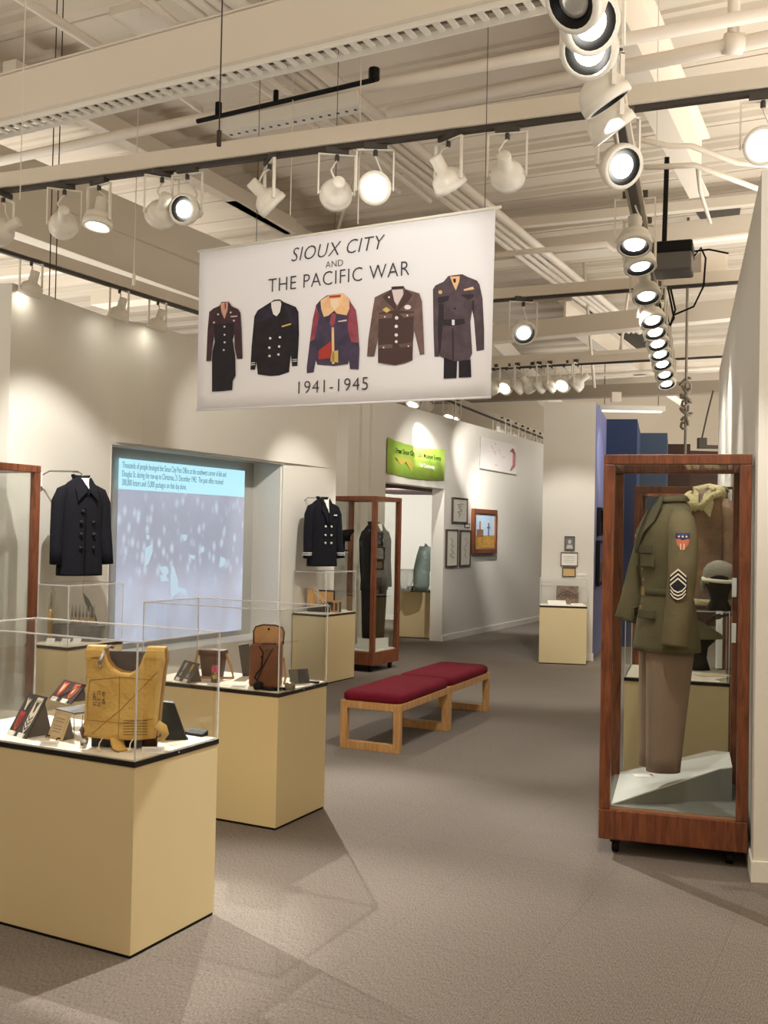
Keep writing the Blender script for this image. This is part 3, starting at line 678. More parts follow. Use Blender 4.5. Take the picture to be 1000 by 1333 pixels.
# ------------------------------------------------------------------ mahogany display cases
def case(F, label, zt=2.023, zb=.08, post=.055, baseh=.15, deck=.235, ramp=False, topw=.05):
    a, b = F.a/2, F.b/2
    t = thing('display_case', label, 'display case', F.ctr, -F.yaw, 'mahogany display cases')
    mb = MB(); mb.box(-a, a, -b, b, zb, zb+baseh); mb.build('base', M_MAH, t, bev=.006)
    mb = MB()
    for s_ in (-1, 1):
        mb.box(-a, a, s_*(b-post/2)-post/2, s_*(b-post/2)+post/2, zt-topw, zt); mb.box(s_*(a-post/2)-post/2, s_*(a-post/2)+post/2, -b+post, b-post, zt-topw, zt)
    mb.build('top_rail', M_MAH, t, bev=.004)
    for sx in (-1, 1):
        for sy in (-1, 1):
            mb = MB(); mb.box(sx*(a-post/2)-post/2, sx*(a-post/2)+post/2, sy*(b-post/2)-post/2, sy*(b-post/2)+post/2, zb+baseh, zt-topw); mb.build('post', M_MAH, t, bev=.005)
    g = .005
    for nm, bx in (('front_glass', (-a+post, a-post, -b+post*.5, -b+post*.5+g)), ('back_glass', (-a+post, a-post, b-post*.5-g, b-post*.5)), ('left_glass', (-a+post*.5, -a+post*.5+g, -b+post, b-post)), ('right_glass', (a-post*.5-g, a-post*.5, -b+post, b-post))):
        mb = MB(); mb.box(*bx, zb+baseh, zt-topw); mb.build(nm, M_GLASS, t)
    mb = MB(); mb.box(-a+post, a-post, -b+post, b-post, zt-topw+.01, zt-topw+.015); mb.build('top_glass', M_GLASS, t)
    mb = MB(); mb.box(-a+.03, a-.03, -b+.03, b-.03, zb+baseh, zb+baseh+.012); mb.build('deck', M_FELT if ramp else M_DECKW, t)
    for sx in (-1, 1):
        for sy in (-1, 1):
            mb = MB(); mb.M = Matrix.Translation((sx*(a-.08), sy*(b-.08), .03)) @ Matrix.Rotation(PI/2, 4, 'Y'); mb.lathe([(.02, -.018), (.03, -.014), (.03, .014), (.02, .018)], 14)
            mb.M = Matrix.Translation((sx*(a-.08), sy*(b-.08), 0)); mb.box(-.025, .025, -.025, .025, .055, zb); mb.build('caster', M_BLACK, t)
    if F is not FL:
        mb = MB()
        mb.box(-a+post-.004, a-post+.004, -b+.016, -b+.022, zb+baseh, zb+baseh+.01)
        mb.build('glazing_bead', mat('bead', (168, 120, 84), .4), t)
    return t
FL = Frame((-2.41-.27, 7.14-.585), .43, .5, .645)
CRF = Frame((1.797, 4.975), .29, .712, .80)
CLF = Frame((-.094, 11.658), .519, .72, .62)
CBF = Frame((2.50, 7.24), .29, .70, .72)
t_cr = case(CRF, 'large mahogany glass case at right holding the olive jacket and trousers', ramp=True)
# sloping white board inside
i1 = CRF
mb = MB(); A_, B_, CC = -CRF.a/2+.06, CRF.a/2-.06, CRF.b/2-.05
z0 = .245
pts = [(A_, -CRF.b/2+.06, z0), (A_, CC, z0+.01), (B_-.09, CC, .42), (B_, CC-.02, .42), (B_, -.05, .42), (B_-.06, -.06, .41)]
mb._add(pts+[(x, y, z-.006) for x, y, z in pts], [(0, 1, 2, 3, 4, 5), (6, 7, 8, 9, 10, 11)]+[(k, (k+1) % 6, 6+(k+1) % 6, 6+k) for k in range(6)])
mb.build('sloping_board', M_DECKW, t_cr)
mb = MB(); pts = [(x, y, z-.0065) for x, y, z in pts]
mb._add(pts+[(x, y, z0-.003) for x, y, z in pts], [(0, 1, 2, 3, 4, 5), (6, 7, 8, 9, 10, 11)]+[(k, (k+1) % 6, 6+(k+1) % 6, 6+k) for k in range(6)])
mb.build('felt_plinth', M_FELT, t_cr)
mb = MB(); x_, y_ = CRF.a/2-.03, -CRF.b/2; mb.box(x_-.04, x_-.018, .0, .03, 1.06, 1.16); mb.box(x_-.04, x_-.018, .0, .03, 1.30, 1.40); mb.build('hinge', M_WHITE, t_cr)
case(CLF, 'mahogany glass case with the black suit, standing beyond the red bench')
case(FL, 'mahogany glass case cut off by the left picture edge', post=.05)
case(CBF, 'mahogany glass case standing behind the pedestal at right, seen through glass', zt=1.98)

# ------------------------------------------------------------------ benches
bf = P(520, 982, z=0); bl = P(438, 974, z=0); bz = P(637, 926, z=0)
dl = Vector((bz.x-bf.x, bz.y-bf.y, 0)); LB = dl.length; dl.normalize(); yawb = math.atan2(dl.x, dl.y); LBH = LB/2-.003
def bench(c, label):
    W, H = .485, .355
    t = thing('bench', label, 'bench', c, -yawb, 'red cushioned benches')
    w2, l2 = W/2, LBH/2; s_ = .055
    for e in (-1, 1):
        y0, y1 = (e*l2-(.0 if e < 0 else .045)), (e*l2+(.045 if e < 0 else 0))
        f = bpy.data.objects.new('leg_frame', None); C.objects.link(f); f.parent = t
        for nm, bx in (('leg', (-w2, -w2+s_, y0, y1, 0, H)), ('leg', (w2-s_, w2, y0, y1, 0, H)), ('foot_rail', (-w2+s_, w2-s_, y0, y1, 0, .06)), ('top_rail', (-w2+s_, w2-s_, y0, y1, H-.055, H))):
            mb = MB(); mb.box(*bx); mb.build(nm, M_OAK, f, bev=.003)
    for sx in (-1, 1):
        mb = MB(); x = sx*(w2-.012); mb.box(x-.011, x+.011, -l2+.045, l2-.045, H-.055, H); mb.build('side_rail', M_OAK, t, bev=.003)
    mb = MB(); rings = []
    for z, i_ in ((0, .0), (.012, -.006), (.045, -.006), (.06, .004), (.07, .02), (.073, .05)):
        r = []
        ww, ll = w2-.006-i_, l2-.006-i_; rc = .03
        for k in range(32):
            an = 2*PI*k/32; cx, cy = math.cos(an), math.sin(an)
            sx_ = math.copysign(abs(cx)**.25, cx)*ww; sy_ = math.copysign(abs(cy)**.12, cy)*ll
            r.append((sx_, sy_, H+z))
        rings.append(r)
    mb.loft(rings); mb.build('seat_cushion', M_RED, t, True)
    return t
xl = Vector((math.cos(yawb), -math.sin(yawb), 0))
bench(bf - xl*.2425 + dl*(LBH/2), 'nearer of two red cushioned oak benches, on its own square leg frames')
bench(bf - xl*.2425 + dl*(LBH*1.5+.006), 'farther of two red cushioned oak benches, behind the nearer one')

# ------------------------------------------------------------------ hanging banner
bR, bB, bL, bLB = P(645, 270, y=4.87), P(639, 517, y=4.87), P(260, 327, y=5.80), P(256, 534, y=5.80)
bx_ = Vector((bR.x-bL.x, bR.y-bL.y, 0)); BW = bx_.length; TB_ = planeM(bL, bx_); TBi = TB_.inverted()
def on_banner(u, v):
    r = ray(u, v); n = Vector((TB_[0][2], TB_[1][2], TB_[2][2])); o = Vector((0, 0, EYE)); t_ = (bL-o).dot(n)/r.dot(n)
    q = TBi @ (o+r*t_); return (q.x, q.y)
t = thing('hanging_banner', 'large white fabric banner with five uniforms, hung from the ceiling', 'banner', bL, math.atan2(bx_.y, bx_.x))
TL = Matrix.Rotation(PI/2, 4, 'X')    # plane coordinates -> banner local (x right, z up, normal to the viewer)
c4 = [on_banner(*q) for q in ((260, 327), (645, 270.5), (639, 517), (256, 534))]
mb = MB(); NX, NZ = 24, 10; g = [[None]*(NZ+1) for _ in range(NX+1)]; vs = []; fs = []
for i in range(NX+1):
    for j in range(NZ+1):
        s_, q = i/NX, j/NZ
        top = Vector(c4[0])*(1-s_)+Vector(c4[1])*s_; bot = Vector(c4[3])*(1-s_)+Vector(c4[2])*s_; X = top*(1-q)+bot*q
        wv_ = .0018*math.sin(s_*9+q*2)
        for dy_ in (0, .0015): vs.append((X.x, -.0+wv_+dy_, X.y))
        g[i][j] = len(vs)-2
for i in range(NX):
    for j in range(NZ):
        for k in (0, 1): fs.append((g[i][j]+k, g[i+1][j]+k, g[i+1][j+1]+k, g[i][j+1]+k))
for i in range(NX):
    for j in (0, NZ): fs.append((g[i][j], g[i+1][j], g[i+1][j]+1, g[i][j]+1))
for j in range(NZ):
    for i in (0, NX): fs.append((g[i][j], g[i][j+1], g[i][j+1]+1, g[i][j]+1))
mb._add(vs, fs); mb.build('fabric', mat('banner_fabric', (240, 240, 246), .8), t, True)
def c4p(s_, q):
    top = Vector(c4[0])*(1-s_)+Vector(c4[1])*s_; bot = Vector(c4[3])*(1-s_)+Vector(c4[2])*s_; return top*(1-q)+bot*q
mb = MB(); a_, b_ = c4p(0, 0), c4p(1, 0); mb.tube([(a_.x-.012, 0, a_.y), (b_.x+.03, 0, b_.y)], .008); mb.build('top_rod', M_FIX, t, True)
mb = MB(); a_, b_ = c4p(0, 1), c4p(1, 1); mb.tube([(a_.x, 0, a_.y), (b_.x, 0, b_.y)], .006); mb.build('bottom_hem', mat('banner_fabric', (240, 240, 246)), t, True)
for s_ in (.22, .5, .97):
    mb = MB(); a_ = c4p(s_, 0); mb.tube([(a_.x, 0, a_.y), (a_.x, 0, CZ-bL.z)], .0018, 6); mb.build('hanging_wire', M_DKBRN, t)
zf = .0045
def TT(u, v):   # text frame on the banner, following the banner's own slight tilt
    x, y = on_banner(u, v); sl = math.atan2(c4[1][1]-c4[0][1], c4[1][0]-c4[0][0])*.5
    return TL @ Matrix.Translation((x, y, zf)) @ Matrix.Rotation(sl*.4, 4, 'Z')
text('SIOUX CITY', .108, TT(437, 325), M_INK, t, 'title_lettering', shear=.25, sx=.95, space=1.05)
text('AND', .05, TT(436, 344), M_INK, t, 'title_lettering', space=1.05)
text('THE PACIFIC WAR', .108, TT(438, 362), M_INK, t, 'title_lettering', sx=.93, space=1.08)
text('1941-1945', .098, TT(432, 503), M_INK, t, 'title_lettering', space=1.1)
def garment_print(base, m_, outline, extras, name='uniform_print'):
    (ox, oy, k) = base; cv = lambda p: on_banner(ox+p[0]/k, oy+p[1]/k)
    mb = MB(); mb.M = TL; mb.prism([cv(p) for p in outline], zf-.001, zf); r = mb.build(name, m_, t)
    byc = {}
    for i_, (mm, pl, lev) in enumerate(extras): byc.setdefault((mm.name, lev), []).append((mm, pl))
    for (nm, lev), L_ in byc.items():
        mb = MB(); mb.M = TL
        for mm, pl in L_: mb.prism([cv(p) for p in pl], zf+.0002, zf+.0004*(lev+1)+.0002)
        mb.build('printed_detail', L_[0][0], r)
    return r
MP = {k: mat('print_'+k, c, .8) for k, c in dict(plum=(58, 36, 44), blk=(24, 20, 30), navy=(34, 28, 44), brown=(104, 82, 80), brownd=(78, 58, 56), slate=(74, 62, 70), slated=(46, 38, 46), skin=(206, 160, 140),
      white=(236, 234, 236), gold=(214, 188, 110), wine=(140, 60, 78), purple=(78, 66, 92), red=(178, 62, 52), fleece=(232, 186, 140), fleecel=(246, 220, 190), ink=(20, 16, 20), pink=(222, 206, 208)).items()}
D = lambda x, y, r: disc(x, y, r, 10)
for _k, _c in (('plum', (72, 48, 56)), ('blk', (34, 28, 38)), ('navy', (48, 40, 60)), ('brown', (122, 98, 94)), ('slate', (90, 76, 84)), ('wine', (164, 84, 98)), ('purple', (60, 54, 76)), ('fleece', (246, 208, 160))):
    nt = MP[_k].node_tree; nz = nt.nodes.new('ShaderNodeTexNoise'); nz.inputs['Scale'].default_value = 16; nz.inputs['Detail'].default_value = 5; tcx = nt.nodes.new('ShaderNodeTexCoord'); rm = nt.nodes.new('ShaderNodeValToRGB'); rm.color_ramp.elements[0].position = .38; rm.color_ramp.elements[1].position = .64
    rm.color_ramp.elements[0].color = nt.nodes['Principled BSDF'].inputs['Base Color'].default_value; rm.color_ramp.elements[1].color = (*lin(_c), 1); nt.links.new(tcx.outputs['Object'], nz.inputs[0]); nt.links.new(nz.outputs[0], rm.inputs[0]); nt.links.new(rm.outputs[0], nt.nodes['Principled BSDF'].inputs['Base Color'])
K1 = 1000/145
garment_print((255, 370, K1), MP['plum'], [(215, 195), (235, 160), (300, 160), (325, 200), (385, 225), (405, 260), (415, 420), (422, 670), (375, 672), (352, 560), (352, 440), (335, 500), (345, 570), (358, 660), (360, 820), (335, 870), (330, 950), (250, 960), (150, 965), (150, 680), (155, 600), (175, 520), (170, 430), (150, 590), (140, 690), (98, 692), (110, 420), (125, 250), (160, 220)],
    [(MP['blk'], [(165, 360), (350, 350), (335, 500), (345, 570), (358, 660), (360, 820), (335, 870), (330, 950), (250, 960), (150, 965), (150, 680), (155, 600), (175, 520)], 0),
     (MP['skin'], [(225, 175), (245, 165), (295, 165), (290, 230), (262, 315), (235, 250)], 0), (MP['wine'], [(262, 170), (276, 170), (276, 225), (266, 225)], 1),
     (MP['pink'], [(318, 287), (378, 283), (378, 292), (318, 297)], 1)]+[(MP['pink'], D(x, y, 9), 1) for x, y in ((262, 382), (263, 455), (264, 523), (256, 592), (168, 345), (347, 328), (205, 272), (318, 255))])
garment_print((255, 370, K1), MP['blk'], [(680, 160), (710, 140), (760, 138), (790, 160), (900, 205), (925, 250), (930, 450), (915, 735), (868, 738), (858, 620), (840, 790), (750, 820), (670, 825), (560, 810), (548, 690), (535, 768), (494, 768), (505, 560), (530, 290), (560, 235)],
    [(MP['white'], [(682, 165), (720, 152), (765, 152), (773, 180), (760, 250), (730, 290), (700, 270), (684, 210)], 1), (MP['navy'], [(560, 240), (680, 190), (700, 290), (620, 330), (545, 330)], 0), (MP['navy'], [(800, 190), (900, 215), (918, 260), (905, 420), (850, 330)], 0),
     (MP['gold'], [(776, 375), (858, 352), (860, 364), (778, 388)], 1)]+[(MP['white'], D(x, y, 11), 1) for x, y in ((673, 487), (760, 478), (665, 571), (753, 560), (667, 645), (747, 632))]
     + [(MP['white'], [(500, y), (536, y-3), (536, y+3), (500, y+7)], 1) for y in (705, 722)]+[(MP['white'], [(873, y), (913, y-5), (913, y+1), (873, y+6)], 1) for y in (676, 692)])
K2 = 1000/170
garment_print((390, 360, K2), MP['purple'], [(165, 180), (215, 145), (250, 140), (330, 130), (385, 175), (395, 200), (435, 260), (450, 380), (462, 560), (455, 712), (390, 708), (382, 630), (375, 670), (270, 685), (140, 675), (128, 640), (110, 735), (60, 742), (58, 700), (80, 520), (105, 330), (130, 220)],
    [(MP['wine'], [(395, 200), (435, 262), (450, 400), (455, 510), (400, 500), (372, 400), (378, 290)], 0), (MP['wine'], [(130, 222), (155, 300), (120, 480), (85, 500), (106, 330)], 0), (MP['red'], [(245, 495), (245, 625), (150, 635), (150, 570)], 0),
     (MP['fleece'], [(165, 185), (230, 145), (340, 130), (388, 175), (385, 250), (365, 298), (290, 285), (270, 262), (225, 300), (190, 310), (170, 250)], 0), (MP['fleecel'], [(240, 175), (300, 170), (308, 225), (272, 258), (245, 225)], 1),
     (MP['fleece'], [(250, 390), (268, 390), (272, 670), (252, 670)], 1), (MP['red'], [(230, 150), (320, 140), (318, 160), (232, 165)], 1), (MP['pink'], [(300, 342), (365, 330), (365, 342), (300, 350)], 1), (MP['wine'], [(250, 285), (285, 285), (275, 360), (255, 390), (235, 360)], 1), (MP['gold'], [(250, 575), (300, 565), (300, 660), (240, 650)], 1)])
garment_print((390, 360, K2), MP['brown'], [(705, 100), (715, 78), (800, 74), (815, 98), (920, 130), (940, 190), (950, 400), (958, 595), (925, 600), (880, 410), (870, 500), (868, 640), (800, 665), (735, 680), (605, 660), (605, 500), (610, 430), (575, 612), (520, 612), (530, 480), (560, 280), (580, 160), (640, 130)],
    [(MP['brownd'], [(610, 280), (740, 260), (880, 270), (870, 500), (868, 640), (735, 680), (605, 660), (605, 500)], 0), (MP['pink'], [(712, 105), (795, 98), (800, 140), (752, 222), (730, 190)], 1), (MP['slated'], [(705, 82), (798, 76), (800, 92), (712, 98)], 1),
     (MP['brown'], [(612, 290), (715, 285), (713, 318), (612, 325)], 1), (MP['brown'], [(770, 285), (885, 280), (880, 305), (800, 318)], 1), (MP['brown'], [(610, 525), (715, 520), (715, 550), (610, 550)], 1), (MP['brown'], [(760, 520), (865, 505), (865, 535), (780, 545)], 1),
     (MP['gold'], [(638, 255), (670, 235), (700, 258), (672, 280)], 1), (MP['white'], disc(832, 236, 26, 12, 18), 1), (MP['brownd'], [(640, 160), (705, 100), (745, 240), (740, 262), (690, 215)], 1), (MP['brownd'], [(870, 140), (815, 98), (755, 240), (745, 275), (830, 200)], 1)]
     +[(MP['white'], D(x, y, r), 2) for x, y, r in ((748, 318, 14), (745, 383, 13), (745, 449, 13), (745, 500, 11), (658, 310, 6), (830, 300, 7), (648, 545, 6), (838, 535, 6), (690, 160, 8))])
K3 = 863/110
garment_print((540, 340, K3), MP['slate'], [(300, 210), (345, 155), (400, 145), (490, 135), (540, 160), (640, 200), (665, 240), (695, 380), (712, 700), (712, 905), (635, 920), (610, 600), (590, 490), (570, 620), (575, 700), (590, 940), (560, 1010), (410, 1025), (290, 985), (255, 965), (250, 975), (205, 975), (195, 700), (190, 290), (215, 250)],
    [(MP['blk'], [(303, 985), (410, 1025), (436, 1022), (430, 1195), (300, 1200)], 1), (MP['blk'], [(455, 1022), (560, 1010), (575, 1000), (582, 1185), (455, 1190)], 1),
     (MP['slated'], [(250, 440), (300, 440), (300, 590), (290, 640), (270, 900), (250, 960), (240, 700)], 0), (MP['slated'], [(590, 400), (610, 410), (612, 600), (590, 490)], 0), (MP['slated'], [(290, 600), (510, 590), (520, 640), (390, 665), (295, 655)], 0),
     (MP['slated'], [(240, 370), (355, 355), (350, 400), (270, 440), (240, 425)], 1), (MP['slated'], [(470, 345), (610, 340), (600, 375), (550, 395)], 1), (MP['slated'], [(388, 690), (400, 690), (402, 1020), (390, 1020)], 1),
     (MP['fleece'], [(365, 160), (465, 155), (460, 210), (425, 300), (395, 240)], 1), (MP['ink'], [(395, 185), (425, 180), (425, 220), (405, 222)], 2), (MP['gold'], D(266, 318, 20), 1), (MP['fleece'], [(505, 290), (600, 262), (612, 290), (510, 305)], 1), (MP['white'], [(385, 600), (412, 600), (412, 655), (385, 655)], 2), (MP['ink'], D(415, 485, 11), 1)])

# ------------------------------------------------------------------ garments in the round
def rings_at(L, n=30):
    out = []
    for z, hw, hd, cx, cy in L:
        out.append([(cx+hw*math.copysign(abs(math.cos(a))**.85, math.cos(a)), cy+hd*math.copysign(abs(math.sin(a))**.85, math.sin(a)), z) for a in [2*PI*k/n for k in range(n)]])
    return out
def jacket(t, M_, H=.76, hem=.245, waist=.215, chest=.235, sh=.225, dep=.11, arm=.6, flare=.10, armf=.04, armr=.062, ml=None, lapel='coat', M_trim=None, open_neck=True):
    """x to the wearer's left, front at -y, hem at z=0"""
    mb = MB()
    mb.loft(rings_at([(0, hem, dep, 0, 0), (.02, hem, dep, 0, 0), (H*.35, (hem+waist)/2, dep*.97, 0, 0), (H*.5, waist, dep*.95, 0, 0), (H*.7, chest, dep*1.05, 0, 0), (H*.82, sh*.98, dep, 0, 0), (H*.885, sh*.90, dep*.82, 0, .005), (H*.93, sh*.66, dep*.70, 0, .01), (H*.96, sh*.42, dep*.62, 0, .015), (H*.985, sh*.33, dep*.56, 0, .02)]))
    mb.build('body', M_, t, True)
    for s_ in (-1, 1):
        mb = MB(); f = flare; zs = H*.865
        pts = [(s_*(sh-.055), .005, zs+.005), (s_*(sh-.01), 0, zs-.03), (s_*(sh+.022), 0, zs-.10), (s_*(sh+.02+f*.35), -armf*.2, zs-arm*.5), (s_*(sh+.015+f*.75), -armf*.7, zs-arm*.8), (s_*(sh+.01+f), -armf, zs-arm)]
        mb.tube(pts, [(armr*.7, armr*.8), (armr*1.05, armr*1.15), (armr*1.05, armr*1.2), (armr*.95, armr*1.05), (armr*.85, armr*.95), (armr*.82, armr*.9)], 18)
        mb.build('sleeve', M_, t, True)
    mt = M_trim or M_
    mb = MB(); zc = H*.97
    ring = []
    for k in range(13):
        an = -PI*.12+(PI*1.24)*k/12; ring.append((math.cos(an)*sh*.36, .02+math.sin(an)*dep*.55, zc))
    mb.tube([(x, y, z+.012) for x, y, z in ring], [(.024, .010)]*13, 8); mb.build('collar', mt, t, True)
    for s_ in (-1, 1):
        mb = MB(); yf = -dep*1.0
        if lapel == 'coat': poly = [(s_*sh*.34, H*.985, -.4), (s_*sh*.60, H*.86, -.86), (s_*sh*.52, H*.74, -1.16), (s_*sh*.08, H*.83, -1.16), (s_*sh*.02, H*.80, -1.16), (s_*sh*.12, H*.95, -.6)]
        else: poly = [(s_*sh*.34, H*.985, -.4), (s_*sh*.48, H*.86, -.95), (s_*sh*.62, H*.80, -1.12), (s_*sh*.44, H*.76, -1.14), (s_*sh*.04, H*.58, -1.10), (s_*sh*.02, H*.66, -1.14), (s_*sh*.16, H*.9, -.8)]
        v = [(x, dep*y, z) for x, z, y in poly]; v2 = [(x, y-.012, z+.002) for x, y, z in v]; n = len(v)
        mb._add(v+v2, [tuple(range(n)), tuple(range(n, 2*n))]+[(k, (k+1) % n, n+(k+1) % n, n+k) for k in range(n)]); mb.build('lapel', mt, t, bev=.003)
    return t
def front_tri(t, H, sh, dep, m_, zlow=.66, name='lining'):
    mb = MB(); v = [(-sh*.20, -dep*.62, H*.975), (sh*.20, -dep*.62, H*.975), (0.01, -dep*1.12, H*zlow)]
    mb._add(v+[(x, y+.01, z) for x, y, z in v], [(0, 1, 2), (3, 4, 5), (0, 1, 4, 3), (1, 2, 5, 4), (2, 0, 3, 5)]); mb.build(name, m_, t)
def buttons(t, pts, r, m_, parent=None):
    for x, y, z in pts:
        mb = MB(); mb.M = Matrix.Translation((x, y, z)) @ Matrix.Rotation(PI/2, 4, 'X'); mb.lathe([(r, -.003), (r, .004), (r*.7, .008), (.001, .008)], 12); mb.build('button', m_, parent or t, True)
def hook(loc_wall, loc_coat, label):
    a, b = Vector(loc_wall), Vector(loc_coat); t = thing('wall_bracket', label, 'coat bracket', a)
    d = b-a
    mb = MB(); mb.tube([(0, 0, -.12), (0, 0, 0), (d.x*.2, d.y*.2, .035), (d.x*.9, d.y*.9, .035), (d.x, d.y, .02), (d.x, d.y, -.02)], .007, 6); mb.build('rod', M_CHROME, t, True)
    mb = MB(); mb.cbox((0, 0, -.03), .02, .02, .1); mb.build('wall_plate', M_WHITE, t)
    return t
# pea coat on the left wall
pc = P(103, 749, y=7.62)
t = thing('pea_coat', 'black double breasted pea coat hanging on the left wall pier', 'coat', pc, math.radians(42))
jacket(t, M_NAVY, H=.745, hem=.175, waist=.165, chest=.165, sh=.150, dep=.10, arm=.56, flare=.045, armr=.052, lapel='coat')
front_tri(t, .745, .150, .10, M_WHITE, .86)
buttons(t, [(x, -.112, z) for x, z in ((-.035, .48), (-.045, .40), (.05, .40), (-.045, .31), (.055, .31), (-.045, .21), (.055, .21))], .014, mat('dark_button', (40, 38, 40), .25))
mb = MB(); mb.box(-.012, -.006, -.113, -.10, .0, .50); mb.build('front_edge', M_BLKWOOL, t)
hook((-2.57, 7.62, 1.98), (pc.x, pc.y, pc.z+.74), 'white wall bracket holding the pea coat')
# naval officer coat, farther
oc = P(419, 737, y=10.98)
t = thing('naval_coat', 'black double breasted coat with striped cuffs hanging beside the far mahogany case', 'coat', oc, math.radians(40))
t.scale = (.93, .93, .93)
jacket(t, M_NAVY, H=.80, hem=.20, waist=.175, chest=.185, sh=.17, dep=.10, arm=.60, flare=.06, armr=.056, lapel='suit')
front_tri(t, .79, .17, .10, M_WHITE, .78)
buttons(t, [(x, -.113, z) for x in (-.04, .045) for z in (.46, .36, .27)], .013, mat('silver_button', (226, 222, 210), .3))
for s_ in (-1, 1):
    for k in range(2):
        mb = MB(); zc = .79*.865-.60+.045+k*.022; xc = s_*(.17+.012+.06-.004*k); mb.loft([[(xc+.053*math.cos(2*PI*j/16), -.036+.058*math.sin(2*PI*j/16), z_) for j in range(16)] for z_ in (zc, zc+.009)]); mb.build('cuff_stripe', M_WHITE, t)
mb = MB(); mb.box(.06, .12, -.118, -.112, .585, .600); mb.build('ribbon_bar', M_WHITE, t)
hook((oc.x-.22, oc.y+.10, oc.z+.70), (oc.x, oc.y, oc.z+.735), 'white wall bracket holding the naval coat')

# decals mapped on a cylinder (sleeve)
def cyl_map(ctr, r, ang0, tilt=0):
    def f(s_, z):
        a = ang0+s_/r; return (ctr[0]+r*math.cos(a)+tilt*z, ctr[1]+r*math.sin(a), ctr[2]+z)
    return f
def strip(mb, f, pts, wd, th=.0025, sub=5):
    P2 = []
    for i in range(len(pts)-1):
        for k in range(sub): P2.append(Vector(pts[i]).lerp(Vector(pts[i+1]), k/sub))
    P2.append(Vector(pts[-1])); n = len(P2); vs = []
    for q in P2: vs += [f(q.x, q.y-wd/2), f(q.x, q.y+wd/2)]
    mb._add(vs, [(2*i, 2*i+2, 2*i+3, 2*i+1) for i in range(n-1)])
def solid(o, th): md = o.modifiers.new('solid', 'SOLIDIFY'); md.thickness = th; md.offset = 0; return o
def fan(mb, f, poly, n=5):
    c = (sum(p[0] for p in poly)/len(poly), sum(p[1] for p in poly)/len(poly)); m_ = len(poly); vs = []; fs = []
    for i in range(n+1):
        for p in poly: k = i/n; vs.append(f(c[0]+(p[0]-c[0])*k*(1 if i else .01), c[1]+(p[1]-c[1])*k))
    for i in range(n):
        for j in range(m_): fs.append((i*m_+j, i*m_+(j+1) % m_, (i+1)*m_+(j+1) % m_, (i+1)*m_+j))
    mb._add(vs, fs)

# olive uniform in the right case (facing left)
hc = P(868, 845, y=5.30)
ph = math.radians(-88)
JH = .80
t = thing('army_jacket', 'olive army jacket with sergeant chevrons, on a form in the right case', 'jacket', (hc.x, hc.y, hc.z-.005), ph)
mb = MB()
SH = .175
mb.loft(rings_at([(0, .175, .165, 0, 0), (.03, .175, .165, 0, 0), (.18, .16, .145, 0, 0), (.30, .145, .120, 0, 0), (.42, .16, .130, 0, -.005), (.56, .185, .135, 0, -.015), (.66, .18, .115, 0, -.005), (.71, .155, .095, 0, .01), (.745, .11, .08, 0, .02), (.77, .075, .062, 0, .022), (.785, .065, .058, 0, .02)]))
mb.build('body', M_OLIVE, t, True)
for s_ in (-1, 1):
    mb = MB()
    pts = [(s_*.12, .012, .70), (s_*.175, .010, .665), (s_*.215, .006, .58), (s_*.232, .0, .42), (s_*.228, -.012, .26), (s_*.225, -.03, .06), (s_*.225, -.032, .045)]
    if s_ < 0: pts = [(-.12, .012, .70), (-.175, .0, .665), (-.21, -.03, .56), (-.215, -.075, .40), (-.20, -.12, .24), (-.19, -.15, .14), (-.19, -.153, .13)]
    mb.tube(pts, [(.045, .05), (.068, .07), (.072, .078), (.07, .075), (.064, .072), (.066, .074), (.062, .07)], 20); mb.build('sleeve', M_OLIVE, t, True)
mb = MB(); ring = [(math.cos(a)*.075, .02+math.sin(a)*.065, .785+.006*math.sin(a)) for a in [-PI*.35+PI*1.7*k/16 for k in range(17)]]
mb.tube(ring, [(.026, .011)]*17, 8); mb.build('collar', M_OLIVE, t, True)
for s_ in (-1, 1):
    mb = MB(); v = [(s_*.06, -.045, .80), (s_*.10, -.075, .73), (s_*.115, -.105, .665), (s_*.07, -.142, .61), (s_*.012, -.160, .52), (s_*.01, -.15, .60), (s_*.03, -.09, .74)]; n = len(v)
    mb._add(v+[(x, y-.008, z) for x, y, z in v], [tuple(range(n)), tuple(range(n, 2*n))]+[(k, (k+1) % n, n+(k+1) % n, n+k) for k in range(n)]); mb.build('lapel', M_OLIVED, t, bev=.002)
for s_ in (-1, 1):
    mb = MB(); mb.M = Matrix.Translation((s_*.085, -.134, .50)) @ Matrix.Rotation(s_*.35, 4, 'Z'); mb.box(-.05, .05, -.006, .012, -.07, .03); pk = mb.build('breast_pocket', M_OLIVE, t, bev=.006)
    mb = MB(); mb.M = Matrix.Translation((s_*.085, -.139, .52)) @ Matrix.Rotation(s_*.35, 4, 'Z'); mb.box(-.052, .052, -.008, .004, -.02, .022); mb.build('pocket_flap', M_OLIVED, pk, bev=.004)
    mb = MB(); mb.M = Matrix.Translation((s_*.10, -.135, .19)) @ Matrix.Rotation(s_*.5, 4, 'Z'); mb.box(-.055, .055, -.012, .004, -.02, .025); mb.build('hip_pocket_flap', M_OLIVED, t, bev=.004)
mb = MB(); mb.M = Matrix.Translation((-.085, -.143, .59)) @ Matrix.Rotation(-.35, 4, 'Z'); mb.box(-.035, .035, -.003, .003, -.008, .008); mb.build('ribbon_bar', M_CREAM, t)
mb = MB(); mb.loft([[(x*1.03, y*1.03, z) for x, y, z in r] for r in rings_at([(.285, .147, .123, 0, 0), (.325, .149, .123, 0, 0)])]); bl_ = mb.build('belt', M_OLIVED, t, True)
mb = MB(); mb.box(-.025, .025, -.131, -.12, .282, .328); mb.build('buckle', M_BRASS, bl_)
buttons(t, [(0.0, y, z) for y, z in ((-.133, .49), (-.127, .42), (-.121, .365), (-.137, .22))], .010, M_BRASS)
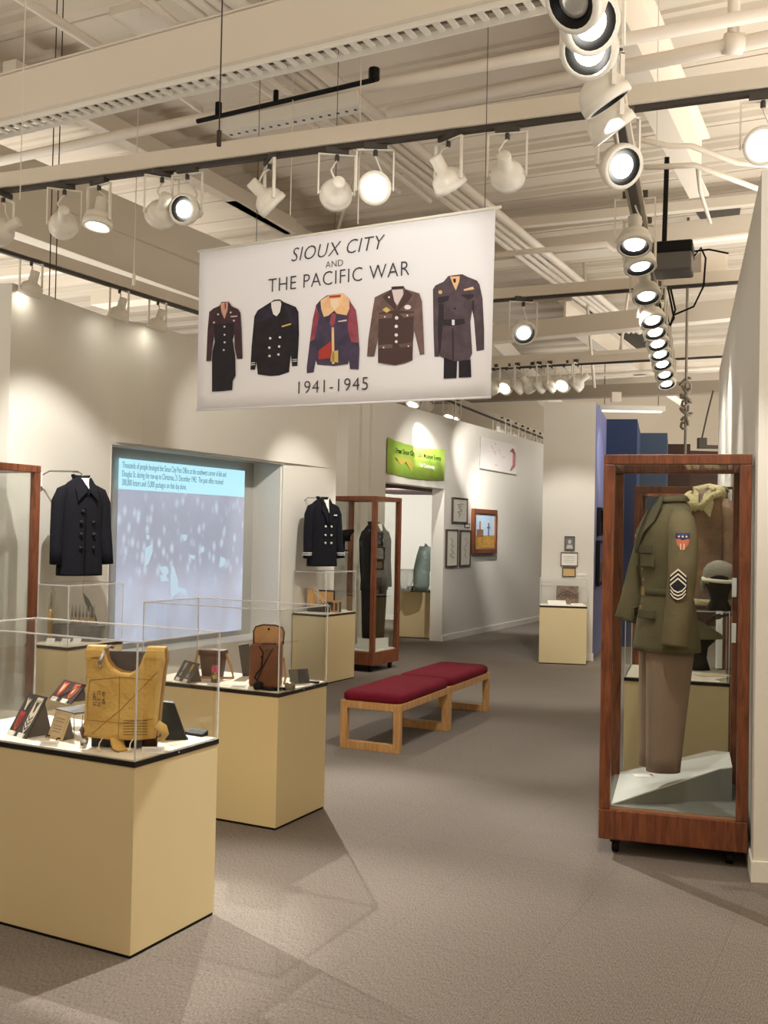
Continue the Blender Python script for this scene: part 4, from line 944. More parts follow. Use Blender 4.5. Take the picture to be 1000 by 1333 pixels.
# insignia on the wearer's left sleeve (towards the viewer)
fs_ = cyl_map((.219, .004, .52), .0785, math.radians(-18), -.05)
mb = MB(); fan(mb, fs_, [(-.032, .085), (.032, .085), (.034, .06), (.028, .03), (0, .0), (-.028, .03), (-.034, .06)]); sh_ = solid(mb.build('shoulder_patch', mat('patch_orange', (196, 112, 84), .8), t), .002)
fs2 = cyl_map((.219, .004, .52), .0800, math.radians(-18), -.05)
mb = MB(); fan(mb, fs2, [(-.034, .088), (.034, .088), (.036, .06), (0, .052), (-.036, .06)]); solid(mb.build('patch_top', M_BLUEP, sh_), .002)
mb = MB()
for x in (-.018, 0, .018): fan(mb, cyl_map((.219, .004, .52), .0806, math.radians(-18), -.05), disc(x, .07, .005, 8), 2)
for x in (-.012, .004): strip(mb, cyl_map((.219, .004, .52), .0797, math.radians(-18), -.05), [(x, .02), (x+.004, .02)], .03)
solid(mb.build('patch_stars', M_CREAM, sh_), .001)
fs3 = cyl_map((.229, -.012, .36), .0785, math.radians(-24), 0)
fsb = cyl_map((.229, -.012, .36), .0775, math.radians(-24), 0)
mb = MB()
for k in range(3): z = .068-.022*k; strip(mb, fs3, [(-.04, z-.034), (0, z), (.04, z-.034)], .009)
for k in range(3):
    z = -.044-.017*k; strip(mb, fs3, [(-.038, z+.028), (-.02, z+.008), (0, z), (.02, z+.008), (.038, z+.028)], .007)
ch_ = solid(mb.build('sergeant_chevrons', M_CREAM, t), .0015)
mb = MB()
for k in range(3): z = .062-.022*k; strip(mb, fsb, [(-.044, z-.036), (0, z), (.044, z-.036)], .022)
for k in range(3): z = -.046-.017*k; strip(mb, fsb, [(-.042, z+.030), (-.02, z+.010), (0, z+.002), (.02, z+.010), (.042, z+.030)], .018)
fan(mb, fsb, [(-.03, -.014), (0, .008), (.03, -.014), (0, -.036)])
solid(mb.build('chevron_backing', mat('chevron_navy', (30, 30, 40), .9), t), .001)
# trousers
tr = thing('army_trousers', 'taupe army trousers hanging below the olive jacket in the right case', 'trousers', (hc.x, hc.y, 0), ph)
zt_, zb_ = hc.z+.05, P(866, 1000, y=5.30).z
for s_ in (-1, 1):
    mb = MB(); L = []
    for k in range(9):
        q = k/8; L.append((zt_+(zb_-zt_)*q, .078-.012*q, .125-.04*q, s_*(.066-.004*q), .0-.03*q))
    mb.loft(rings_at(L, 22)); mb.build('trouser_leg', M_TAN, tr, True)
mb = MB(); mb.loft(rings_at([(zt_-.02, .14, .125, 0, 0), (zt_+.03, .13, .115, 0, 0)])); mb.build('waistband', M_TAN, tr, True)
lc = thing('exhibit_label_card', 'white label card lying by the trouser hem in the right case', 'label card', (P(838, 1010, y=5.2)+Vector((0, 0, -.0))), 0)
mb = MB(); mb.box(-.05, .05, -.03, .03, .0, .002); mb.build('card', M_WHITE, lc)
# black suit in the far case
bc = P(487, 768, y=12.05); phs = math.radians(48)
t = thing('black_suit_jacket', 'long black suit jacket on a form inside the far mahogany case', 'jacket', bc, phs)
jacket(t, M_BLKWOOL, H=.80, hem=.19, waist=.165, chest=.185, sh=.17, dep=.12, arm=.66, flare=.02, armr=.055, lapel='suit'); front_tri(t, .80, .17, .12, M_WHITE, .70, 'shirt')
t = thing('black_suit_trousers', 'black trousers below the suit jacket inside the far mahogany case', 'trousers', (bc.x, bc.y, 0), phs)
zbt = P(487, 830, y=12.05).z
for s_ in (-1, 1):
    mb = MB(); mb.loft(rings_at([(bc.z+.05+(zbt-bc.z-.05)*q, .085-.01*q, .115-.03*q, s_*.07, 0) for q in (0, .25, .5, .75, 1)], 20)); mb.build('trouser_leg', M_BLKWOOL, t, True)
t = thing('white_shoe_stand', 'small white stand under the black suit in the far case', 'stand', (bc.x, bc.y, .243), phs)
mb = MB(); mb.box(-.14, .14, -.12, .12, 0, max(.02, zbt-.243)); mb.build('block', M_DECKW, t)
# headless form neck in grey for the suit case : glass sign

# ------------------------------------------------------------------ things on the walls
class WallPlane:
    def __init__(s, o, d, off=.0):
        s.d = Vector((d.x, d.y, 0)).normalized(); s.n = s.d.cross(Vector((0, 0, 1)))   # towards the viewer
        if s.n.dot(Vector((0, 0, 0))-Vector((o[0], o[1], 0))) < 0: s.n = -s.n
        s.o = Vector((o[0], o[1], 0))+s.n*off; s.rz = math.atan2(s.d.y, s.d.x)
    def hit(s, u, v):
        r = ray(u, v); t_ = (s.o-Vector((0, 0, EYE))).dot(s.n)/r.dot(s.n); X = Vector((0, 0, EYE))+r*t_
        return (X-s.o).dot(s.d), X.z
    def rect(s, u0, v0, u1, v1):
        um, vm = (u0+u1)/2, (v0+v1)/2; a, b = s.hit(u0, vm)[0], s.hit(u1, vm)[0]
        return a, b, s.hit(um, v1)[1], s.hit(um, v0)[1]
    def pt(s, x, z): return s.o+s.d*x+Vector((0, 0, z))
def framed(W, px, name, label, cat, fw, fm, pm, mat_w=0, mm=None, depth=.03, grp=None, pic=None):
    a, b, z0, z1 = W.rect(*px); cx = (a+b)/2; w2, h = (b-a)/2, z1-z0
    t = thing(name, label, cat, W.pt(cx, z0), W.rz, grp)
    if fm:
        mb = MB(); mb.box(-w2, w2, -depth, 0, 0, fw); mb.box(-w2, w2, -depth, 0, h-fw, h); mb.box(-w2, -w2+fw, -depth, 0, fw, h-fw); mb.box(w2-fw, w2, -depth, 0, fw, h-fw); mb.build('frame', fm, t)
    mb = MB(); mb.box(-w2+fw, w2-fw, -depth*.6, -.0, fw, h-fw); mb.build('mount' if mat_w else 'picture', mm or pm, t)
    if mat_w:
        mb = MB(); mb.box(-w2+fw+mat_w, w2-fw-mat_w, -depth*.65, -depth*.5, fw+mat_w, h-fw-mat_w); mb.build('picture', pm, t)
    if pic: pic(t, w2-fw-mat_w, fw+mat_w, h-fw-mat_w, -depth*.68)
    return t
WP = WallPlane(W0, dw)
def scribble(t, w2, z0, z1, y):
    rr = random.Random(int(z0*1e4+w2*1e5)); mb = MB(); pts = []
    for k in range(16): q = k/15; pts.append(((rr.random()-.5)*w2*.9, y, z0+(z1-z0)*(.2+.6*q)))
    mb.tube(pts, .004, 4); mb.build('drawn_lines', mat('pencil', (150, 146, 132), .9), t)
M_PAPER = mat('drawing_paper', (226, 222, 208), .8)
M_FRD = mat('thin_dark_frame', (74, 62, 54), .5)
framed(WP, (587.5, 648, 607, 681), 'framed_drawing', 'upper thin framed drawing beside the doorway, above the other two', 'picture', .022, M_FRD, M_PAPER, pic=scribble, grp='framed drawings by the doorway')
framed(WP, (579.5, 689, 594.5, 738), 'framed_drawing', 'lower left tall framed drawing nearest the doorway', 'picture', .022, M_FRD, M_PAPER, pic=scribble, grp='framed drawings by the doorway')
framed(WP, (597.5, 690, 611, 737), 'framed_drawing', 'lower right tall framed drawing beside the colour painting', 'picture', .022, M_FRD, M_PAPER, pic=scribble, grp='framed drawings by the doorway')
framed(WP, (604.5, 681.5, 611, 687), 'wall_label', 'tiny framed label between the drawings and the painting', 'label', .012, M_FRD, M_WHITE, depth=.01)
def landscape(t, w2, z0, z1, y):
    H = z1-z0
    mb = MB(); mb.box(-w2, w2, y-.004, y, z0, z0+H*.38); mb.build('painted_field', mat('field_gold', (214, 158, 72), .7, noise=(14, (150, 120, 54), (1, 1, 1))), t)
    mb = MB(); mb.box(-w2*.85, -w2*.2, y-.006, y, z0+H*.32, z0+H*.55); mb.box(-w2*.6, -w2*.48, y-.006, y, z0+H*.5, z0+H*.8); mb.build('painted_tower', mat('tower_rust', (138, 96, 72), .8), t)
    mb = MB(); mb.box(w2*.3, w2*.42, y-.006, y, z0+H*.35, z0+H*.76); mb.box(w2*.2, w2*.52, y-.006, y, z0+H*.6, z0+H*.64); mb.build('painted_mast', mat('mast_grey', (96, 100, 116), .8), t)
framed(WP, (613, 663, 643, 720), 'framed_painting', 'colour landscape painting in a heavy dark wood frame on the long wall', 'painting', .07, M_MAH, mat('sky_blue', (178, 200, 220), .7), .02, M_CREAM, .06, pic=landscape)
# green banner
a, b, z0, z1 = WP.rect(502.5, 578, 577, 622); z0, z1 = 2.40, 2.87
t = thing('green_banner', 'lime green cloth banner hanging over the doorway', 'banner', WP.pt((a+b)/2, z0), WP.rz)
w2, h = (b-a)/2, z1-z0
mb = MB(); vs = []; fs = []; N = 20
for i in range(N+1):
    x = -w2+2*w2*i/N; sag = -.05*math.sin(PI*i/N); yy = -.02-.012*math.sin(i*1.9)
    for dy_, zz in ((0, h+sag), (0, sag*.6), (.004, h+sag), (.004, sag*.6)): vs.append((x, yy+dy_, zz))
for i in range(N):
    k = 4*i; fs += [(k, k+1, k+5, k+4), (k+2, k+3, k+7, k+6), (k, k+2, k+6, k+4), (k+1, k+3, k+7, k+5)]
mb._add(vs, fs); mb.build('cloth', mat('lime_cloth', (156, 204, 74), .8, noise=(4, (176, 200, 84), (1, 1, 1))), t, True)
TW = Matrix.Rotation(PI/2, 4, 'X')
text('Free Sioux City Public Museum Events', .098, TW @ Matrix.Translation((0, h*.66, .05)), mat('dark_green_ink', (24, 36, 20), .8), t, 'lettering', sx=.98, bold=1)
text('Yes! Community', .085, TW @ Matrix.Translation((.26, h*.36, .05)), M_WHITE, t, 'lettering', sx=.9, bold=1)
mb = MB(); mb.M = TW; mb.prism([(-.72, .22), (-.55, .13), (-.4, .19), (-.22, .06), (-.14, .18), (-.3, .23)], .030, .034); mb.build('orange_swirl', mat('swirl', (206, 186, 84), .8), t)
# faint white banner with red figure
a, b, z0, z1 = WP.rect(624, 574, 672, 614)
t = thing('white_banner', 'washed out white banner with a small red figure, high on the long wall', 'banner', WP.pt((a+b)/2, z0), WP.rz); w2, h = (b-a)/2, z1-z0
mb = MB(); mb.box(-w2, w2, -.012, -.004, 0, h); mb.build('cloth', mat('banner_white', (236, 232, 228), .8), t)
mb = MB(); mb.box(-w2, w2, -.016, -.003, -.008, .008); mb.box(-w2-.005, -w2+.008, -.016, -.003, 0, h); mb.build('edge_line', mat('edge_grey', (150, 146, 140), .8), t)
mb = MB(); mb.tube([(w2*.62, -.018, h*.75), (w2*.72, -.018, h*.82), (w2*.80, -.018, h*.7), (w2*.78, -.018, h*.3), (w2*.62, -.018, h*.12)], [.015, .025, .032, .028, .01], 8); mb.build('red_figure', mat('figure_red', (140, 84, 84), .8), t)
mb = MB(); rr = random.Random(3)
for k in range(9): x, z = -w2*.5+rr.random()*w2*.8, h*(.15+.7*rr.random()); mb.box(x, x+.07+.1*rr.random(), -.0145, -.012, z, z+.03)
mb.build('faint_print', mat('faint_pink', (226, 208, 206), .8), t)
# partition frames
WX = WallPlane(X1, X1-X0)
def portrait(t, w2, z0, z1, y):
    mb = MB(); mb.M = Matrix.Translation((0, y, (z0+z1)/2)) @ Matrix.Rotation(PI/2, 4, 'X'); mb.prism(disc(0, .02, .022, 12, .028), 0, .003); mb.prism([(-.045, -.07), (.045, -.07), (.03, -.02), (-.03, -.02)], 0, .003); mb.build('printed_figure', mat('photo_light', (200, 200, 196), .7), t)
framed(WX, (735, 698, 748.5, 716.5), 'framed_portrait', 'small dark framed photograph, top of the three on the partition', 'picture', .010, M_FRD, mat('photo_grey', (120, 120, 120), .7), depth=.02, pic=portrait)
framed(WX, (730, 719, 752.5, 737), 'framed_certificate', 'white framed sheet, middle of the three on the partition', 'picture', .010, M_FRD, M_WHITE, depth=.02, pic=lambda t, w2, z0, z1, y: [MB().box(-w2*.7, w2*.7, y-.001, y, z0+(z1-z0)*q, z0+(z1-z0)*q+.004).build('printed_line', mat('print_grey', (170, 168, 165), .8), t) for q in (.25, .4, .55, .7)])
framed(WX, (732, 738.5, 749.5, 751), 'framed_letter', 'small tan framed letter, lowest of the three on the partition', 'picture', .012, M_FRD, mat('tan_paper', (206, 174, 122), .8), depth=.02)
framed(WX, (752, 746, 764, 749.5), 'wall_label', 'small white label right of the tan framed letter', 'label', .001, None, M_WHITE, depth=.008)
# pictures on the blue side wall
WB = WallPlane(X1+Vector((.005, .01, 0)), Y1-X1, .006)
def mural(t, w2, z0, z1, y):
    mb = MB(); mb.box(-w2, w2, y-.003, y, z0, z0+(z1-z0)*.5); mb.build('printed_flowers', mat('flowers', (96, 72, 60), .7, noise=(16, (60, 66, 48), (1, 1, 1))), t)
LW = (Vector((Y1.x, Y1.y, 0))-X1).length
for (x0, x1, z0, z1, lb) in ((.35, .75, 1.62, 2.0, 'small black framed picture high on the blue side wall'), (.25, 1.5, .96, 1.56, 'wide black framed picture low on the blue side wall')):
    t = thing('framed_print', lb, 'picture', WB.pt((x0+x1)/2, z0), WB.rz if WB.d.y > 0 else WB.rz); w2, h = (x1-x0)/2, z1-z0
    sg = -1 if (Matrix.Rotation(WB.rz, 3, 'Z') @ Vector((0, -1, 0))).dot(WB.n) > 0 else 1
    mb = MB()
    for bx in ((-w2, w2, 0, .03), (-w2, w2, h-.03, h), (-w2, -w2+.03, .03, h-.03), (w2-.03, w2, .03, h-.03)): mb.box(bx[0], bx[1], min(0, sg*.05), max(0, sg*.05), bx[2], bx[3])
    mb.build('frame', M_BLACK, t)
    mb = MB(); mb.box(-w2+.03, w2-.03, min(0, sg*.025), max(0, sg*.025), .03, h-.03); mb.build('picture', mat('dusk_sky', (92, 88, 128), .7), t)
    mb = MB(); mb.box(-w2+.03, w2-.03, min(0, sg*.028), max(0, sg*.028), .03, h*.5); mb.build('printed_flowers', mat('flowers', (96, 72, 60), .7, noise=(16, (60, 66, 48), (1, 1, 1))), t)

# ---- projection in the alcove
WA = WallPlane(A1+nrm*BK, d36, .05)
def screen_mat():
    m = bpy.data.materials.new('projected_photograph'); m.use_nodes = True; nt = m.node_tree; b = nt.nodes['Principled BSDF']
    tc = nt.nodes.new('ShaderNodeTexCoord'); mp = nt.nodes.new('ShaderNodeMapping'); mp.inputs['Scale'].default_value = (1, 1, .55); nt.links.new(tc.outputs['Object'], mp.inputs[0])
    vo = nt.nodes.new('ShaderNodeTexVoronoi'); vo.inputs['Scale'].default_value = 13; nt.links.new(mp.outputs[0], vo.inputs[0])
    no = nt.nodes.new('ShaderNodeTexNoise'); no.inputs['Scale'].default_value = 3.5; no.inputs['Detail'].default_value = 6; nt.links.new(mp.outputs[0], no.inputs[0])
    rp = nt.nodes.new('ShaderNodeValToRGB'); e = rp.color_ramp.elements; e[0].position = .08; e[1].position = .45; e[0].color = (*lin((184, 204, 220)), 1); e[1].color = (*lin((132, 140, 162)), 1); nt.links.new(vo.outputs['Distance'], rp.inputs[0])
    r2 = nt.nodes.new('ShaderNodeValToRGB'); e = r2.color_ramp.elements; e[0].position = .35; e[1].position = .62; e[0].color = (*lin((158, 160, 176)), 1); e[1].color = (*lin((170, 182, 206)), 1); nt.links.new(no.outputs[0], r2.inputs[0])
    sx = nt.nodes.new('ShaderNodeSeparateXYZ'); nt.links.new(tc.outputs['Object'], sx.inputs[0])
    mr = nt.nodes.new('ShaderNodeMapRange'); mr.inputs[1].default_value = .45; mr.inputs[2].default_value = .75; nt.links.new(sx.outputs[2], mr.inputs[0])
    mr2 = nt.nodes.new('ShaderNodeMapRange'); mr2.inputs[1].default_value = 2.0; mr2.inputs[2].default_value = 1.05; nt.links.new(sx.outputs[2], mr2.inputs[0])
    mu = nt.nodes.new('ShaderNodeMath'); mu.operation = 'MULTIPLY'; nt.links.new(mr.outputs[0], mu.inputs[0]); nt.links.new(mr2.outputs[0], mu.inputs[1])
    m3 = nt.nodes.new('ShaderNodeMath'); m3.operation = 'MULTIPLY'; m3.inputs[1].default_value = .85; nt.links.new(mu.outputs[0], m3.inputs[0])
    mx = nt.nodes.new('ShaderNodeMix'); mx.data_type = 'RGBA'; nt.links.new(m3.outputs[0], mx.inputs[0]); nt.links.new(r2.outputs[0], mx.inputs[6]); nt.links.new(rp.outputs[0], mx.inputs[7])
    b.inputs['Base Color'].default_value = (.25, .25, .26, 1)
    nt.links.new(mx.outputs[2], b.inputs['Emission Color']); b.inputs['Emission Strength'].default_value = .52; b.inputs['Roughness'].default_value = .5
    return m
cs = [WA.hit(*q) for q in ((152, 597), (318, 612), (315, 821), (150, 838))]
x0 = cs[3][0]; zb_s = (cs[2][1]+cs[3][1])/2; zt_s = (cs[0][1]+cs[1][1])/2; x1 = (cs[1][0]+cs[2][0])/2
t = thing('projection_screen', 'glowing bluish projection screen in the left wall alcove', 'screen', WA.pt(x0, zb_s), WA.rz)
SW, SH_ = x1-x0, zt_s-zb_s; hs = SH_*.165
mb = MB(); mb.box(0, SW, 0, .012, 0, SH_-hs); mb.build('projected_photograph', screen_mat(), t)
mb = MB(); mb.box(0, SW, 0, .012, SH_-hs, SH_); mb.build('caption_strip', mat('caption_cyan', (60, 70, 74), .5, emit=(176, 226, 240), es=.60), t)
TS = Matrix.Rotation(PI/2, 4, 'X')
cap = 'Thousands of people besieged the Sioux City Post Office at the southwest corner of 6th and\nDouglas St. during the run-up to Christmas, 21 December 1942.  The post office received\n300,000 letters and 15,000 packages on that day alone.'
text(cap, hs*.30, TS @ Matrix.Translation((.03, SH_-hs*.5, .001)), mat('caption_ink', (30, 44, 60), .8, emit=(50, 76, 100), es=.3), t, 'caption_lettering', align='LEFT', sx=SW*.94/(hs*.30*43.5), line=.95)
fig = mat('projected_pale', (80, 84, 88), .5, emit=(188, 212, 226), es=.5)
def crop_pts(pts, dz=.0):   # points in zoomed crop px -> screen
    q = [WA.hit(140+x/5, 590+y/5) for x, y in pts]; return [(a-x0, b-zb_s) for a, b in q]
mb = MB(); mb.M = TS
for pl in ([(335, 740), (385, 735), (400, 770), (380, 800), (400, 830), (350, 835), (340, 800), (360, 790)], [(415, 740), (430, 735), (460, 830), (455, 870), (510, 885), (520, 930), (470, 900), (415, 940), (410, 850)], [(245, 620), (290, 590), (295, 640), (265, 720), (240, 740)],
           [(250, 535), (270, 530), (275, 560), (255, 565)], [(485, 530), (520, 530), (515, 565), (495, 570)], [(530, 660), (570, 665), (560, 695), (540, 680)], [(60, 960), (500, 960), (500, 965), (60, 965)][:0] or [(735, 670), (770, 690), (760, 730), (725, 745)], [(605, 620), (625, 600), (630, 640), (610, 650)]):
    mb = MB(); mb.M = TS; mb.prism(crop_pts(pl), .0005, .0015); mb.build('projected_figure', fig, t)
# ------------------------------------------------------------------ exhibits
def card(pos, w_, h_, label, rz=0, lean=.5, m_=None):
    t = thing('label_card', label, 'label card', pos, rz, None)
    mb = MB(); mb.M = Matrix.Rotation(-lean, 4, 'X'); mb.box(-w_/2, w_/2, 0, .0025, 0, h_); mb.build('card', m_ or M_WHITE, t)
    mb = MB(); mb.M = Matrix.Rotation(-lean, 4, 'X')
    for q in (.35, .6): mb.box(-w_*.38, w_*.38, -.0006, 0, h_*q, h_*q+.0015)
    mb.build('printed_lines', mat('print_grey', (150, 148, 146), .8), t)
    mb = MB(); k = h_*math.sin(lean); zt = h_*math.cos(lean); mb._add([(-w_*.3, .003, .0), (w_*.3, .003, 0), (w_*.3, k, zt), (-w_*.3, k, zt), (-w_*.3, k+.004, 0), (w_*.3, k+.004, 0)], [(0, 1, 2, 3), (3, 2, 5, 4), (0, 1, 5, 4), (0, 3, 4), (1, 2, 5)]); mb.build('back_wedge', M_GREYP, t)
    return t
def leaning(name, label, cat, bl, br, h, lean, bm_m, z, th=.006, stand=True):
    """board standing on level z; bl/br: its lower corners in the photograph; returns thing and local matrix of its face"""
    a, b = P(*bl, z=z), P(*br, z=z); d = b-a; w_ = d.length; rz = math.atan2(d.y, d.x); t = thing(name, label, cat, (a+b)/2, rz)
    M = Matrix.Rotation(-lean, 4, 'X'); mb = MB(); mb.M = M; mb.box(-w_/2, w_/2, 0, th, 0, h); mb.build('board', bm_m, t, bev=.001)
    if stand:
        k = h*.92*math.sin(lean)+th; zt = h*.92*math.cos(lean); e = k+h*.22
        mb = MB(); s_ = w_*.36; mb._add([(-s_, th+.003, .002), (s_, th+.003, .002), (s_, k+.002, zt), (-s_, k+.002, zt), (-s_, e, 0), (s_, e, 0), (-s_, e-.01, 0), (s_, e-.01, 0)], [(3, 2, 5, 4), (0, 1, 2, 3), (0, 3, 4), (1, 2, 5), (0, 1, 5, 4)]); mb.build('easel_back', M_GREYP, t)
    F = M @ Matrix.Rotation(PI/2, 4, 'X')     # plane coords x right, y up the board, z to viewer
    return t, F, w_
def patch(t, F, poly, m_, lev=1, name='insignia', parent=None):
    mb = MB(); mb.M = F; mb.prism(poly, 0, .0012*lev); return mb.build(name, m_, parent or t)
M_BOARD = mat('board_charcoal', (48, 42, 40), .8)
# board with red and white chevrons
t, F, w_ = leaning('insignia_board', 'dark board with a red and a white rank badge, at the left front corner', 'insignia board', (9, 955), (33, 962), .185, .52, M_BOARD, DK)
def badge(cx, m_, m2, vdark):
    o = patch(t, F, [(cx-.018, .045), (cx, .02), (cx+.018, .045), (cx+.022, .09), (cx+.02, .105), (cx-.02, .105), (cx-.022, .09)], m_)
    for k in range(3): z = .035+.017*k; mb = MB(); mb.M = F; mb.prism([(cx-.016, z+.018), (cx, z), (cx+.016, z+.018), (cx+.016, z+.024), (cx, z+.007), (cx-.016, z+.024)], 0, .002); mb.build('chevron', m2, o)
    mb = MB(); mb.M = F; mb.prism([(cx-.002, .112), (cx+.004, .112), (cx+.006, .135), (cx+.018, .165), (cx+.004, .148), (cx, .165), (cx-.004, .148), (cx-.016, .165), (cx-.006, .135)], 0, .0025); mb.build('eagle', vdark, o)
badge(-w_*.24, M_RED2, M_BOARD, M_CREAM)
o = patch(t, F, [(w_*.24-.022, .10), (w_*.24-.018, .045), (w_*.24, .018), (w_*.24+.02, .05), (w_*.24+.026, .11), (w_*.24+.024, .175), (w_*.24-.02, .175)], M_CREAM)
for k in range(3): z = .03+.02*k; mb = MB(); mb.M = F; cx = w_*.24; mb.prism([(cx-.016, z+.018), (cx, z), (cx+.016, z+.018), (cx+.016, z+.026), (cx, z+.009), (cx-.016, z+.026)], 0, .002); mb.build('chevron', M_BOARD, o)
mb = MB(); mb.M = F; cx = w_*.24; mb.prism([(cx-.002, .11), (cx+.004, .11), (cx+.006, .135), (cx+.018, .165), (cx+.004, .148), (cx, .165), (cx-.004, .148), (cx-.016, .165), (cx-.006, .135)], 0, .0025); mb.build('eagle', M_BOARD, o)
for cx in (-w_*.27, w_*.22):
    patch(t, F, [(cx-.022, -.004), (cx+.022, -.004), (cx+.022, .018), (cx-.022, .018)], M_WHITE, 4, 'label')
# riser with two shield patches
rp = P(84, 925, z=DK+.10)
t = thing('acrylic_riser', 'small dark topped wire riser under the two shield patches', 'riser', (rp.x, rp.y, DK), -.75)
mb = MB(); mb.box(-.075, .075, -.0, .13, .094, .100); mb.build('platform', M_GREYP, t, bev=.001)
for sx in (-1, 1):
    mb = MB(); mb.tube([(sx*.07, .005, .002), (sx*.07, .005, .09), (sx*.07, .125, .09), (sx*.07, .125, .002)], .003, 6); mb.build('wire_leg', M_CHROME, t, True)
t, F, w_ = leaning('shield_patch_board', 'dark board with two red and orange shield patches, on the wire riser', 'insignia board', (63.5, 909), (92, 916), .105, .75, mat('board_maroon', (60, 30, 28), .8), DK+.103)
for cx, mm, m2 in ((-w_*.25, M_RED2, M_ORANGE), (w_*.25, M_ORANGE, M_RED2)):
    o = patch(t, F, [(cx-.022, .06), (cx-.012, .03), (cx, .018), (cx+.012, .03), (cx+.022, .06), (cx+.024, .095), (cx-.024, .095)], mm, 1, 'shield')
    mb = MB(); mb.M = F; mb.prism([(cx-.016, .06), (cx-.008, .036), (cx, .027), (cx+.008, .036), (cx+.016, .06), (cx+.017, .088), (cx-.017, .088)], 0, .0022); mb.build('shield_field', m2, o)
    mb = MB(); mb.M = F; mb.prism([(cx-.009, .082), (cx-.004, .082), (cx, .06), (cx+.005, .082), (cx+.010, .082), (cx+.002, .042), (cx-.002, .042)], 0, .0032); mb.build('emblem', M_CREAM, o)
for cx in (-w_*.26, w_*.2): patch(t, F, [(cx-.022, -.006), (cx+.022, -.006), (cx+.022, .014), (cx-.022, .014)], M_WHITE, 4, 'label')
# certificate on small easel
t, F, w_ = leaning('framed_certificate_card', 'tan printed card on a small black easel between the insignia boards', 'card', (61, 960), (80, 965), .115, .35, mat('tan_card', (196, 168, 124), .8), DK)
patch(t, F, [(-w_*.38, .012), (w_*.38, .012), (w_*.38, .1), (-w_*.38, .1)], mat('tan_card_inner', (206, 182, 140), .8), 1, 'printed_area')
for q in (.03, .042, .054, .072, .084): patch(t, F, [(-w_*.28, q), (w_*.28, q), (w_*.28, q+.002), (-w_*.28, q+.002)], mat('print_brown', (128, 100, 70), .8), 2, 'printed_line')
for s_ in (-1, 1): mb = MB(); mb.tube([(s_*w_*.36, -.014, .003), (s_*w_*.36, -.010, .012), (s_*w_*.36, .03, .003)], .003, 6); mb.build('easel_foot', M_BLACK, t)
card(P(63, 971, z=DK), .075, .022, 'white label card below the tan printed card', -.1, .7)
card(P(199, 981, z=DK), .085, .026, 'white label card at the right foot of the yellow vest', .1, .3)
# yellow life vest
vp = P(160, 974, z=DK)
t = thing('life_vest', 'yellow canvas life vest with scooped neck standing in the nearest case', 'life vest', vp, -.02)
def vsh(k):   # outline scaled about its middle
    pts = [(-.155, .045), (-.152, .10), (-.148, .20), (-.146, .28), (-.150, .36), (-.146, .385), (-.082, .388), (-.068, .345), (-.045, .315), (-.010, .300), (.03, .298), (.058, .318), (.078, .35), (.09, .388), (.160, .388), (.163, .35), (.155, .30), (.146, .20), (.138, .10), (.132, .045), (.06, .035), (-.05, .035)]
    c = Vector((0, .2)); return [tuple(c+(Vector(p)-c)*k) for p in pts]
mb = MB(); R_ = []
for k, yy in ((.93, .0), (.985, -.004), (1.0, -.014), (.985, -.026), (.94, -.033), (.86, -.036)): R_.append([(x, yy, z) for x, z in vsh(k)])
mb.loft(R_); mb.build('front_panel', M_KAPOK, t, False, bev=.004)
yv = -.0365
for pts in ([(-.135, .115, 0), (.0, .105, 0), (.125, .125, 0)], [(-.01, .29, 0), (-.008, .13, 0), (-.01, .045, 0)], [(-.115, .06, 0), (.0, .16, 0), (.14, .31, 0)], [(-.13, .115, 0), (-.135, .2, 0), (-.125, .27, 0), (.0, .285, 0), (.12, .275, 0)]):
    mb = MB(); mb.tube([(x, yv-.0005, z) for x, z, _ in pts], .0016, 6); mb.build('seam', M_KAPOKD, t)
TV = Matrix.Translation((0, yv-.001, 0)) @ Matrix.Rotation(PI/2, 4, 'X')
text('S12841\nN.Y. 25\nBR 10', .018, TV @ Matrix.Translation((-.088, .20, 0)) @ Matrix.Rotation(PI/2+.05, 4, 'Z'), mat('stencil', (90, 70, 50), .9), t, 'stencilled_marks', sx=1.1)
mb = MB()
for k in range(6): mb.M = TV; mb.prism([(.01, .06+.011*k), (.105, .062+.011*k), (.105, .064+.011*k), (.01, .062+.011*k)], 0, .0006)
mb.build('printed_instructions', mat('stencil', (90, 70, 50), .9), t)
mb = MB(); R_ = []
for k, yy in ((.99, .012), (.99, .045)): R_.append([(x*1.02, yy, z) for x, z in vsh(k)])
mb.loft(R_); mb.build('back_panel', M_KAPOKD, t, bev=.004)
for s_ in (-1, 1):
    mb = MB(); xc = s_*.118+.006; arc = [(-.036, .360), (-.030, .385), (-.014, .399), (.018, .402), (.038, .392), (.050, .360)]
    mb.loft([[(xc-.036, y_, z_), (xc+.036, y_, z_), (xc+.036, y_+(.010 if k < 3 else -.010)*0-.0, z_-.010), (xc-.036, y_, z_-.010)] for k, (y_, z_) in enumerate(arc)]); mb.build('shoulder_strap', M_KAPOK, t, bev=.003)
mb = MB(); mb.tube([(.135, -.02, .10), (.162, -.02, .085), (.17, -.015, .06), (.155, -.01, .04), (.14, -.01, .04)], [(.02, .008)]*5, 8); mb.build('rolled_strap', M_KAPOK, t, True)
mb = MB(); mb.tube([(-.02, -.02, .045), (-.012, -.03, .02), (.0, -.045, .008), (.02, -.06, .006)], [(.03, .006)]*4, 8); mb.build('waist_strap', M_KAPOK, t, True)
mb = MB(); mb.tube([(-.072, -.042, .385), (-.085, -.05, .34), (-.083, -.045, .32)], [.006, .009, .007], 8); mb.tube([(-.072, -.03, .392), (-.06, -.01, .40), (-.055, .02, .392)], .006, 8); mb.build('whistle', M_CHROME, t, True)
mb = MB(); mb.tube([(-.145, -.02, .04), (-.142, -.04, .03), (-.145, -.045, .005)], [.013, .016, .012], 8); mb.build('gas_cylinder', M_CHROME, t, True)
